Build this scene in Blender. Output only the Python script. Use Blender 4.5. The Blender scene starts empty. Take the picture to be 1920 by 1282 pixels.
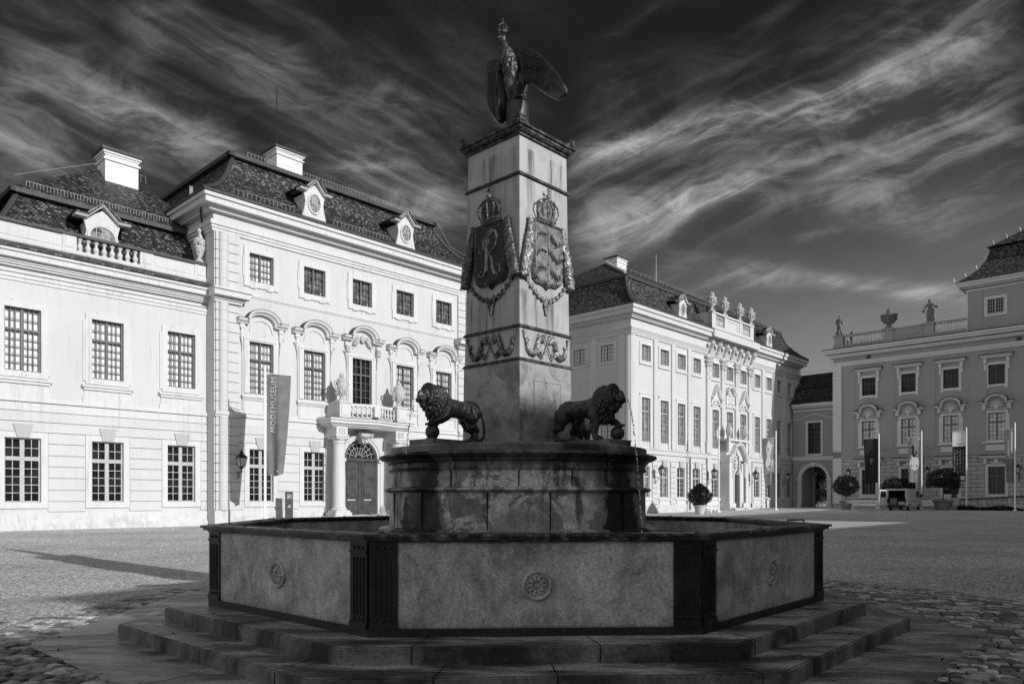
import bpy, math, random
from math import sin, cos, pi, radians, sqrt, atan2, exp
from mathutils import Vector, Matrix, noise
random.seed(7)
C = bpy.context.scene.collection
# ---------------------------------------------------------------- camera, light, exposure
F, H, YH = 1400.0, 1.65, 932.0          # focal length and horizon in pixels of the 1920 wide photograph, eye height
_n = math.hypot(1320, 1400)
UX, UY = 1320/_n, 1400/_n               # the courtyard's two axes
VX, VY = -UY, UX
ANG = atan2(UY, UX)
SUN_EL = radians(20.5)
SAZ = atan2(-VY, -VX)+radians(2.5)      # the sun stands a little left of square to the lit fronts
cd = bpy.data.cameras.new('camera'); cam = bpy.data.objects.new('camera', cd); C.objects.link(cam)
cd.sensor_width = 36; cd.lens = 36*F/1920; cd.shift_y = (YH-641)/1920; cd.clip_end = 3000; cd.clip_start = 0.1
cam.location = (0, 0, H); cam.rotation_euler = (pi/2, 0, 0)
S = bpy.context.scene; S.camera = cam
sl = bpy.data.lights.new('sun', 'SUN'); sl.energy = 4.0; sl.angle = radians(0.5); sl.color = (1, 1, 1)
so = bpy.data.objects.new('sun', sl); C.objects.link(so)
SUNV = Vector((cos(SAZ)*cos(SUN_EL), sin(SAZ)*cos(SUN_EL), sin(SUN_EL)))
so.rotation_euler = SUNV.to_track_quat('Z', 'Y').to_euler()
S.view_settings.view_transform = 'Standard'; S.view_settings.look = 'None'
S.view_settings.exposure = 0.0; S.view_settings.gamma = 1

# ---------------------------------------------------------------- node helper
class NT:
    def __init__(s, tree): s.t = tree; s.n = tree.nodes; s.l = tree.links
    def new(s, k, **kw):
        x = s.n.new(k)
        for a, b in kw.items(): setattr(x, a, b)
        return x
    def put(s, sock, v):
        if hasattr(v, 'node'): s.l.new(v, sock)
        elif v is not None: sock.default_value = v
    def m(s, op, a, b=None, c=None, clamp=False):
        x = s.new('ShaderNodeMath', operation=op, use_clamp=clamp)
        s.put(x.inputs[0], a); s.put(x.inputs[1], b); s.put(x.inputs[2], c)
        return x.outputs[0]
    def ramp(s, v, a, b, lo=0.0, hi=1.0, smooth=True):
        x = s.new('ShaderNodeMapRange', interpolation_type='SMOOTHSTEP' if smooth else 'LINEAR')
        s.put(x.inputs['Value'], v)
        for k, q in zip(('From Min', 'From Max', 'To Min', 'To Max'), (a, b, lo, hi)): s.put(x.inputs[k], q)
        return x.outputs[0]
    def noise(s, vec, scale, detail=4, rough=.5, dist=0):
        x = s.new('ShaderNodeTexNoise')
        if vec is not None: s.put(x.inputs['Vector'], vec)
        x.inputs['Scale'].default_value = scale; x.inputs['Detail'].default_value = detail
        x.inputs['Roughness'].default_value = rough; x.inputs['Distortion'].default_value = dist
        return x.outputs[0]
    def map(s, vec, scale=(1, 1, 1), rot=(0, 0, 0), loc=(0, 0, 0)):
        x = s.new('ShaderNodeMapping'); s.put(x.inputs['Vector'], vec)
        x.inputs['Scale'].default_value = scale; x.inputs['Rotation'].default_value = rot; x.inputs['Location'].default_value = loc
        return x.outputs[0]
    def mix(s, f, a, b):
        x = s.new('ShaderNodeMix', data_type='FLOAT'); s.put(x.inputs[0], f); s.put(x.inputs[2], a); s.put(x.inputs[3], b)
        return x.outputs[0]
    def comb(s, x_, y_, z_=0.0):
        x = s.new('ShaderNodeCombineXYZ'); s.put(x.inputs[0], x_); s.put(x.inputs[1], y_); s.put(x.inputs[2], z_)
        return x.outputs[0]
    def sep(s, v):
        x = s.new('ShaderNodeSeparateXYZ'); s.put(x.inputs[0], v); return x.outputs

# ---------------------------------------------------------------- sky: dark filtered sky with wisps of cirrus
W_ = bpy.data.worlds.new('World'); S.world = W_; W_.use_nodes = True
T = NT(W_.node_tree); T.n.clear()
tc = T.new('ShaderNodeTexCoord'); sx, sy, sz = T.sep(tc.outputs['Generated'])
az = T.m('ARCTAN2', sx, sy)
el = T.m('ARCSINE', sz)
P = T.comb(az, el)
def ae(x, y):
    a = math.atan((x-960)/F); return a, math.atan((YH-y)/F*cos(a))
warp = T.noise(T.map(P, (2.2, 2.2, 1)), 1.6, 3, .5)
elw = T.m('ADD', el, T.m('ADD', T.m('MULTIPLY', T.m('SUBTRACT', warp, .5), .07), T.m('MULTIPLY', T.m('SUBTRACT', T.noise(T.map(P, (7, 10, 1)), 1.0, 5, .6), .5), .012)))
PW = T.comb(az, elw)
def streak(rot, sc, thr, seed, top=.3):
    q = T.map(PW, (1, 1, 1), (0, 0, radians(rot)))
    q = T.map(q, sc, (0, 0, 0), (seed, seed*.7, 0))
    return T.ramp(T.noise(q, 1.0, 7, .56, .35), thr, thr+top)
left = streak(26, (2.0, 9.0, 1), .47, 3.1)
left2 = streak(18, (4.0, 46.0, 1), .42, 8.3, .4)
right = streak(-20, (2.0, 10.0, 1), .50, 5.2)
right2 = streak(-17, (3.6, 50.0, 1), .42, 1.3, .4)
wside = T.ramp(az, -.12, .12)
big = T.mix(wside, left, right)
fine = T.mix(wside, left2, right2)
tuft = T.ramp(T.noise(T.map(PW, (9, 22, 1), (0, 0, radians(6))), 1.0, 8, .68, .6), .40, .72)
fib = T.m('ADD', .22, T.m('ADD', T.m('MULTIPLY', fine, .5), T.m('MULTIPLY', tuft, .6)))
patch = T.ramp(T.noise(T.map(P, (1.6, 2.6, 1), (0, 0, 0), (2.2, 5.1, 0)), 1.5, 3, .5), .40, .66, .35, 1.0)
cl = T.m('MULTIPLY', T.m('MULTIPLY', big, fib), T.m('MULTIPLY', patch, .25))
def stroke(x0, y0, x1, y1, w0, w1, amp, ff=None, bend=0.0):
    """one long feather of cirrus between two directions of the sky"""
    global cl
    (a0, e0), (a1, e1) = ae(x0, y0), ae(x1, y1)
    L = math.hypot(a1-a0, e1-e0); dx, dy = (a1-a0)/L, (e1-e0)/L
    u = T.m('SUBTRACT', az, a0); v = T.m('SUBTRACT', elw if ff else el, e0)
    al = T.m('DIVIDE', T.m('ADD', T.m('MULTIPLY', u, dx), T.m('MULTIPLY', v, dy)), L)
    ac = T.m('SUBTRACT', T.m('MULTIPLY', v, dx), T.m('MULTIPLY', u, dy))
    if bend: ac = T.m('SUBTRACT', ac, T.m('MULTIPLY', T.m('MULTIPLY', al, T.m('SUBTRACT', 1.0, al)), bend))
    w = T.mix(T.m('MAXIMUM', T.m('MINIMUM', al, 1.0), 0.0), w0, w1)
    g = T.m('DIVIDE', ac, w)
    g = T.m('POWER', 2.718, T.m('MULTIPLY', T.m('MULTIPLY', g, g), -1.0))
    ends = T.m('MULTIPLY', T.ramp(al, -.12, .22), T.ramp(al, 1.15, .75))
    g = T.m('MULTIPLY', T.m('MULTIPLY', g, ends), T.m('MULTIPLY', T.m('ADD', .12, T.m('ADD', T.m('MULTIPLY', fine, .7), T.m('MULTIPLY', tuft, .65))), amp))
    cl = T.m('ADD', cl, g)
stroke(1060, 305, 1500, 220, .015, .013, .34, 1, .03)
stroke(1380, 250, 1700, 120, .010, .010, .30, 1, .0)
stroke(1060, 330, 1600, 230, .05, .03, .12, 1, .05)
stroke(1600, 165, 1905, -5, .018, .016, .30, 1, -.02)
stroke(1650, 180, 1960, 60, .05, .05, .10, 1)
stroke(1440, 330, 1620, 200, .012, .02, .14, 1)
stroke(1200, 270, 1760, 150, .014, .03, .14, 1)
stroke(1070, 450, 1420, 345, .032, .010, .42, 1)
stroke(1120, 430, 1700, 300, .03, .045, .12, 1)
stroke(1500, 330, 1930, 260, .035, .04, .11, 1)
stroke(1230, 515, 1500, 520, .030, .012, .13, 1)
stroke(1300, 500, 1560, 525, .016, .010, .17)
stroke(1530, 525, 1860, 562, .008, .012, .24)
stroke(1640, 395, 1900, 440, .02, .03, .07, 1)
stroke(1480, 445, 1580, 432, .006, .004, .10)
stroke(-60, 90, 420, 290, .05, .05, .20, 1)
stroke(230, 20, 560, 130, .03, .02, .14, 1)
stroke(120, 160, 480, 330, .02, .03, .16, 1)
stroke(420, 130, 870, 230, .035, .03, .15, 1)
stroke(500, 250, 880, 400, .03, .04, .15, 1)
stroke(-50, 270, 170, 320, .04, .03, .16, 1)
stroke(600, 330, 870, 470, .05, .05, .16, 1)
stroke(1300, 340, 1940, 170, .05, .06, .08, 1)
stroke(1500, 110, 1860, -20, .02, .03, .08, 1)
stroke(1080, 180, 1480, 110, .03, .025, .04, 1)
stroke(1620, 250, 1930, 215, .02, .03, .10, 1)
stroke(1560, 400, 1900, 330, .02, .03, .10, 1)
# base brightness: darker towards the zenith, lighter low down and to the right
lowb = T.ramp(el, .50, .06, 0.0, 1.0)
lowb = T.m('POWER', lowb, 1.7)
rightg = T.ramp(az, -.1, .5, .38, 1.0)
base = T.m('ADD', .014, T.m('MULTIPLY', T.m('MULTIPLY', lowb, rightg), .30))
behind = T.ramp(sy, .35, -.6, 0.0, 1.0)            # glow added to the unseen sky behind the camera, fills the shaded sides
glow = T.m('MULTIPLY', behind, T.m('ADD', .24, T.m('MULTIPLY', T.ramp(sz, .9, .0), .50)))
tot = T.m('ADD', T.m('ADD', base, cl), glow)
below = T.ramp(sz, -.02, 0.0)
tot = T.m('MULTIPLY', tot, T.m('ADD', .3, T.m('MULTIPLY', below, .7)))
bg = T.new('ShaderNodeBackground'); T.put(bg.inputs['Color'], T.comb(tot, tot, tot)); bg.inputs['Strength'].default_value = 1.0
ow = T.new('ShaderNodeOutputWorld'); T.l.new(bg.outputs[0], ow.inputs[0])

# ---------------------------------------------------------------- materials
MATS = {}
def material(name, fn):
    m = bpy.data.materials.new(name); m.use_nodes = True
    t = NT(m.node_tree); b = t.n['Principled BSDF']
    obj = t.new('ShaderNodeTexCoord').outputs['Object']; uv = t.new('ShaderNodeTexCoord').outputs['UV']
    geo = t.new('ShaderNodeNewGeometry').outputs['Position']
    r = fn(t, b, obj, uv, geo) or {}
    if 'c' in r:
        c = r['c']
        if hasattr(c, 'node'): T_ = t.comb(c, c, c); t.l.new(T_, b.inputs['Base Color'])
        else: b.inputs['Base Color'].default_value = (c, c, c, 1)
    t.put(b.inputs['Roughness'], r.get('r', .8)); t.put(b.inputs['Metallic'], r.get('m', 0.0))
    b.inputs['Specular IOR Level'].default_value = r.get('s', .3)
    if 'h' in r:
        bp = t.new('ShaderNodeBump'); bp.inputs['Strength'].default_value = r.get('hs', .5); bp.inputs['Distance'].default_value = r.get('hd', .01)
        t.put(bp.inputs['Height'], r['h']); t.l.new(bp.outputs[0], b.inputs['Normal'])
    MATS[name] = m; return m
def plain(name, c, r=.7, s=.3, m=0.0, var=.12, sc=6.0, hd=.003):
    def f(t, b, o, uv, g):
        n = t.noise(o, sc, 5, .6)
        return dict(c=t.m('MULTIPLY', c, t.ramp(n, .3, .7, 1-var, 1+var)), r=r, s=s, m=m, h=t.noise(o, sc*6, 3), hd=hd)
    return material(name, f)
def plaster(name, c, dirt):
    def f(t, b, o, uv, g):
        big = t.ramp(t.noise(g, .35, 5, .6), .3, .7, .96, 1.02)
        z = t.sep(g)[2]
        st = t.noise(t.map(g, (3.5, 3.5, .22)), 1.5, 7, .7)
        st = t.m('MULTIPLY', t.ramp(st, .48, .72, 0, dirt), t.ramp(t.noise(g, .5, 3), .35, .6, .25, 1.0))
        low = t.m('MULTIPLY', t.ramp(z, 1.0, .3), t.ramp(t.noise(g, 1.6, 6, .7), .46, .62))
        v = t.m('MULTIPLY', big, t.m('SUBTRACT', 1.0, st))
        v = t.m('MULTIPLY', v, t.m('SUBTRACT', 1.0, t.m('MULTIPLY', low, .22)))
        return dict(c=t.m('MULTIPLY', c, v), r=.9, s=.15, h=t.noise(g, 14, 5), hd=.004)
    return material(name, f)
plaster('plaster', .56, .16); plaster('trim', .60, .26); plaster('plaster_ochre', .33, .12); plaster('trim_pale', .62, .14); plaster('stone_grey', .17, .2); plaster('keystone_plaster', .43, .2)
plain('curtain', .72, .55, .5, 0, .10, 3); plain('shield_grey', .20, .5, .4, .2, .45, 9, .006)
plain('stone_weathered', .5, .9, .2, 0, .35, 5, .01)
plain('stone_urn', .44, .85, .2, 0, .3, 8, .006)
plain('window_wood_dark', .11, .5, .4)
plain('window_wood_grey', .42, .6, .3)
plain('door_wood', .05, .45, .5, 0, .4, 3)
plain('white_paint', .88, .5, .4, 0, .04); plain('black_iron', .015, .45, .5); plain('lead_sheet', .05, .6, .4, 0, .3)
plain('terracotta', .16, .8); plain('terracotta_pale', .5, .8)
plain('banner_dark', .028, .8, .1); plain('banner_grey', .17, .7, .1, 0, .15, 2); plain('banner_mid', .3, .7, .1, 0, .2, 2); plain('banner_white', .75, .7, .1)
plain('lettering', .62, .7, .1); plain('bark', .05, .9, .1, 0, .4, 20, .01)
plain('glass_lamp', .4, .15, .6); plain('tyre', .02, .8, .2); plain('van_paint', .55, .3, .5); plain('van_dark', .012, .5, .3); plain('mouth_dark', .008, .8, .1)
plain('joint', .012, .9, .1); plain('gilding', .33, .35, .5, .35, .5, 30, .004); plain('chimney_plaster', .7, .85, .2, 0, .1)
def f_pane(t, b, o, uv, g):
    n = t.noise(o, .9, 2, .5)
    return dict(c=t.ramp(n, .35, .65, .012, .03), r=.1, s=.28)
material('pane_dark', f_pane)
def f_pane_mid(t, b, o, uv, g):
    n = t.noise(o, 1.4, 4, .6)
    return dict(c=t.ramp(n, .38, .6, .05, .32), r=.12, s=.5)
material('pane_mixed', f_pane_mid)
def f_pane_grey(t, b, o, uv, g):
    n = t.noise(o, 2.2, 4, .6)
    return dict(c=t.ramp(n, .38, .62, .60, .88), r=.25, s=.5)  # pale blinds, lightened further to paint in the reflected sky
material('pane_blind_sky', f_pane_grey)
def f_tile(t, b, o, uv, g):
    br = t.new('ShaderNodeTexBrick'); t.put(br.inputs['Vector'], uv)
    br.offset = .5; br.inputs['Scale'].default_value = 1; br.inputs['Brick Width'].default_value = .18; br.inputs['Row Height'].default_value = .135
    br.inputs['Mortar Size'].default_value = .018; br.inputs['Mortar Smooth'].default_value = .6
    br.inputs['Color1'].default_value = (.0, .0, .0, 1); br.inputs['Color2'].default_value = (1, 1, 1, 1); br.inputs['Mortar'].default_value = (0, 0, 0, 1)
    rnd = t.new('ShaderNodeSeparateColor'); t.put(rnd.inputs[0], br.outputs['Color']); rnd = rnd.outputs[0]
    patch = t.ramp(t.noise(uv, .55, 5, .65), .35, .68)
    hi = t.m('MULTIPLY', t.ramp(rnd, .55, 1.0), t.m('ADD', .03, t.m('MULTIPLY', patch, .15)))
    c = t.m('ADD', t.m('ADD', .014, t.m('MULTIPLY', rnd, .07)), hi)
    c = t.m('MULTIPLY', c, t.ramp(br.outputs['Fac'], 0, 1, 1, .25))
    row = t.m('FRACT', t.m('DIVIDE', t.sep(uv)[1], .135))
    h = t.m('ADD', t.m('MULTIPLY', t.m('SUBTRACT', 1.0, row), .9), t.m('MULTIPLY', rnd, .5))
    h = t.m('SUBTRACT', h, t.m('MULTIPLY', br.outputs['Fac'], .6))
    return dict(c=c, r=.55, s=.4, h=h, hs=.9, hd=.035)
material('roof_tiles', f_tile)
def f_gravel(t, b, o, uv, g):
    v = t.new('ShaderNodeTexVoronoi'); v.inputs['Scale'].default_value = 26; t.put(v.inputs['Vector'], g)
    cc = t.new('ShaderNodeSeparateColor'); t.put(cc.inputs[0], v.outputs['Color'])
    v2 = t.new('ShaderNodeTexVoronoi'); v2.inputs['Scale'].default_value = 11; t.put(v2.inputs['Vector'], g)
    c2 = t.new('ShaderNodeSeparateColor'); t.put(c2.inputs[0], v2.outputs['Color'])
    big = t.ramp(t.noise(g, .22, 5, .6), .3, .7, .82, 1.12)
    str_ = t.ramp(t.noise(t.map(g, (.25, 2.0, 1), (0, 0, ANG-pi/2)), .8, 5, .7), .6, .72, 1.0, .78)
    c = t.m('MULTIPLY', t.m('ADD', t.m('MULTIPLY', cc.outputs[0], .68), .18), t.m('MULTIPLY', big, str_))
    c = t.m('MULTIPLY', c, t.ramp(c2.outputs[1], 0, 1, .82, 1.12, False))
    h = t.m('MULTIPLY', v.outputs['Distance'], -1.0)
    return dict(c=c, r=.95, s=.15, h=h, hs=.7, hd=.018)
material('gravel', f_gravel)
def f_cobble(t, b, o, uv, g):
    at = t.new('ShaderNodeAttribute'); at.attribute_name = 'tone'
    n = t.noise(g, 9, 6, .65)
    c = t.m('MULTIPLY', t.m('ADD', .10, t.m('MULTIPLY', at.outputs['Fac'], .50)), t.ramp(n, .3, .7, .5, 1.4))
    return dict(c=c, r=t.ramp(n, .3, .7, .45, .85), s=.4, h=n, hd=.012)
material('cobble', f_cobble)
def f_soil(t, b, o, uv, g):
    return dict(c=t.ramp(t.noise(g, 6, 6, .7), .4, .7, .012, .06), r=.95, h=t.noise(g, 30, 4), hd=.02)
material('joint_soil', f_soil)
def f_step(t, b, o, uv, g):
    st = t.ramp(t.noise(t.map(g, (1, 3.2, 1), (0, 0, .5)), .9, 7, .68), .38, .66)
    n = t.noise(g, 3.5, 7, .7); sp = t.ramp(t.noise(g, 46, 3, .6), .66, .72)
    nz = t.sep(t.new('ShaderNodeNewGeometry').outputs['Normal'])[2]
    top = t.ramp(nz, .3, .8)                       # flat tops paler, upright faces darker
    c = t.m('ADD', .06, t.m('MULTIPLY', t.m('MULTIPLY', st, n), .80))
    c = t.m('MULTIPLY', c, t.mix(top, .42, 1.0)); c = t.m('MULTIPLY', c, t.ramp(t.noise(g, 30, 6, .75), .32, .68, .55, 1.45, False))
    c = t.m('ADD', c, t.m('MULTIPLY', sp, .12))
    return dict(c=c, r=t.ramp(st, 0, 1, .38, .8), s=.45, h=n, hd=.012)
material('step_stone', f_step)
def f_panel(t, b, o, uv, g):
    n = t.noise(g, 2.2, 8, .66, .6); n2 = t.noise(t.map(g, (5, 5, 1.3)), 2.0, 6, .7, .4)
    sp = t.ramp(t.noise(g, 55, 2, .5), .70, .74)
    fg = t.noise(g, 38, 5, .75); c = t.m('ADD', t.ramp(n, .32, .68, .24, .52), t.ramp(n2, .45, .75, 0, .16)); c = t.m('MULTIPLY', c, t.ramp(fg, .32, .68, .62, 1.38, False)); c = t.m('MULTIPLY', c, t.ramp(t.noise(g, 9, 6, .75, 1.0), .56, .68, 1.0, .62))
    c = t.m('MULTIPLY', c, t.ramp(t.sep(g)[2], .34, .6, .8, 1.0))
    c = t.m('ADD', c, t.m('MULTIPLY', sp, .12))
    return dict(c=c, r=.75, s=.3, h=n2, hd=.006)
material('basin_panel', f_panel)
def f_castiron(t, b, o, uv, g):
    sp = t.ramp(t.noise(g, 60, 2, .5), .68, .72)
    c = t.m('ADD', t.ramp(t.noise(g, 4, 5, .6), .3, .7, .008, .022), t.m('MULTIPLY', sp, .09))
    return dict(c=c, r=.5, s=.4, h=t.noise(g, 25, 4), hd=.004)
material('cast_iron', f_castiron)
def f_rim(t, b, o, uv, g):
    n = t.noise(g, 7, 7, .7); m_ = t.ramp(t.noise(g, 1.3, 5, .6), .42, .62)
    c = t.m('ADD', .02, t.m('MULTIPLY', t.ramp(n, .45, .66), t.m('ADD', .03, t.m('MULTIPLY', m_, .26))))
    return dict(c=c, r=t.ramp(n, .3, .7, .25, .8), s=.5, h=n, hd=.012)
material('rim_stone', f_rim)
def f_drum(t, b, o, uv, g):
    ox, oy, oz = t.sep(o)
    a = t.m('ARCTAN2', oy, ox)
    q = t.comb(t.m('MULTIPLY', a, 1.8), oz)
    edge = t.noise(q, 2.2, 8, .7, .8); wv = t.noise(t.map(q, (9, .8, 1)), 1.0, 6, .6)
    lichen = t.ramp(edge, .48, .495)
    pale = t.m('MULTIPLY', lichen, t.ramp(t.noise(q, .9, 2, .5), .42, .58))
    c = t.m('ADD', t.ramp(t.noise(q, 1.1, 6, .65), .3, .7, .10, .32), t.m('MULTIPLY', pale, t.ramp(t.noise(q, 9, 5, .7), .3, .7, .15, .5)))
    drip = t.m('MULTIPLY', t.ramp(wv, .50, .62), t.ramp(t.noise(t.map(q, (.9, .5, 1)), 1.6, 3), .38, .6))
    c = t.m('MULTIPLY', c, t.m('SUBTRACT', 1.0, t.m('MULTIPLY', drip, .75)))
    lime = t.m('MULTIPLY', t.ramp(t.noise(t.map(q, (26, 1.2, 1)), 1.0, 5, .6), .56, .70), t.ramp(t.noise(t.map(q, (1.3, 2.0, 1)), 1.3, 3), .48, .62)); c = t.m('ADD', c, t.m('MULTIPLY', lime, .28))
    c = t.m('MULTIPLY', c, t.ramp(t.noise(o, 34, 5, .75), .32, .68, .65, 1.35, False))
    def wet(a0, w0, w1):      # wet black algae below each jet, broader towards the water
        d = t.m('ABSOLUTE', t.m('SUBTRACT', a, a0))
        w = t.ramp(oz, 2.2, 1.15, w0, w1)
        w = t.m('ADD', w, t.m('MULTIPLY', t.m('SUBTRACT', edge, .5), .32))
        return t.ramp(t.m('SUBTRACT', d, w), -.02, .02)
    c = t.m('MULTIPLY', c, t.m('ADD', .09, t.m('MULTIPLY', wet(ANG-pi, .14, .24), .91)))
    c = t.m('MULTIPLY', c, t.m('ADD', .09, t.m('MULTIPLY', wet(ANG-pi/2, .10, .22), .91)))
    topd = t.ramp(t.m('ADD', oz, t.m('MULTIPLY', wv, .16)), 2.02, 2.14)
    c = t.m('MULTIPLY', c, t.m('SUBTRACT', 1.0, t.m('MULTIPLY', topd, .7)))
    return dict(c=c, r=t.ramp(edge, .4, .6, .35, .85), s=.45, h=edge, hs=.8, hd=.03)
material('drum_stone', f_drum)
def f_obelisk(t, b, o, uv, g):
    ox, oy, oz = t.sep(o)
    st = t.noise(t.map(o, (11, 11, .6)), 1.0, 7, .72); mid = t.noise(o, 1.4, 6, .65)
    band = t.ramp(t.m('FRACT', t.m('DIVIDE', t.m('SUBTRACT', oz, .2), 1.95)), .35, 1.0)
    c = t.ramp(mid, .3, .7, .31, .46)
    c = t.m('MULTIPLY', c, t.m('SUBTRACT', 1.0, t.m('MULTIPLY', t.m('MULTIPLY', t.ramp(st, .45, .68), t.ramp(oz, 1.1, 1.3)), t.m('ADD', .22, t.m('MULTIPLY', band, .6)))))
    low = t.m('MULTIPLY', t.ramp(oz, 1.25, 1.1), t.ramp(t.noise(o, 2.6, 7, .7, .6), .45, .62))
    c = t.m('MULTIPLY', c, t.m('SUBTRACT', 1.0, t.m('MULTIPLY', low, .5)))
    c = t.m('MULTIPLY', c, t.ramp(oz, 1.25, 1.1, 1.0, .85))
    return dict(c=c, r=.55, s=.4, h=t.noise(o, 22, 5), hd=.004)
material('obelisk_stone', f_obelisk)
def f_moss(t, b, o, uv, g):
    n = t.noise(o, 14, 6, .7)
    return dict(c=t.ramp(n, .4, .65, .02, .12), r=.8, s=.3, h=n, hd=.02)
material('mossy_moulding', f_moss)
def f_bronze(t, b, o, uv, g):
    n = t.noise(o, 6, 6, .7)
    return dict(c=t.ramp(n, .35, .7, .012, .05), r=t.ramp(n, .3, .7, .28, .6), m=.1, s=.6, h=t.noise(o, 45, 4), hd=.003)
material('bronze', f_bronze)
def f_relief(t, b, o, uv, g):
    n = t.noise(o, 16, 6, .7)
    return dict(c=t.ramp(n, .35, .68, .06, .42), r=.4, m=.25, s=.5, h=t.noise(o, 60, 4), hd=.005)
material('relief_metal', f_relief)
def f_dark_relief(t, b, o, uv, g):
    n = t.noise(o, 16, 6, .7)
    return dict(c=t.ramp(n, .35, .7, .02, .16), r=.4, m=.2, s=.5, h=t.noise(o, 60, 4), hd=.005)
material('relief_dark', f_dark_relief)
def f_water(t, b, o, uv, g):
    return dict(c=.01, r=.06, s=.6, h=t.noise(g, 5, 4, .6), hs=.35, hd=.02)
material('water_dark', f_water)
def f_jet(t, b, o, uv, g):
    b.inputs['Transmission Weight'].default_value = .15; b.inputs['IOR'].default_value = 1.33
    return dict(c=.9, r=.05, s=.8)
material('water_clear', f_jet)
def f_leaf(t, b, o, uv, g):
    at = t.new('ShaderNodeAttribute'); at.attribute_name = 'tone'
    return dict(c=t.m('ADD', .006, t.m('MULTIPLY', at.outputs['Fac'], .032)), r=.42, s=.35)
material('laurel_leaf', f_leaf)
def f_block(t, b, o, uv, g):
    br = t.new('ShaderNodeTexBrick'); t.put(br.inputs['Vector'], uv); br.offset = .5
    br.inputs['Scale'].default_value = 1; br.inputs['Brick Width'].default_value = 1.35; br.inputs['Row Height'].default_value = .46
    br.inputs['Mortar Size'].default_value = .028; br.inputs['Mortar Smooth'].default_value = .2
    n = t.ramp(t.noise(g, 1.2, 5, .6), .3, .7, .88, 1.06)
    c = t.m('MULTIPLY', t.m('MULTIPLY', .44, n), t.ramp(br.outputs['Fac'], 0, 1, 1, .25))
    return dict(c=c, r=.9, s=.15, h=t.m('SUBTRACT', 1.0, br.outputs['Fac']), hs=1, hd=.05)
material('rusticated_plaster', f_block)

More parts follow.
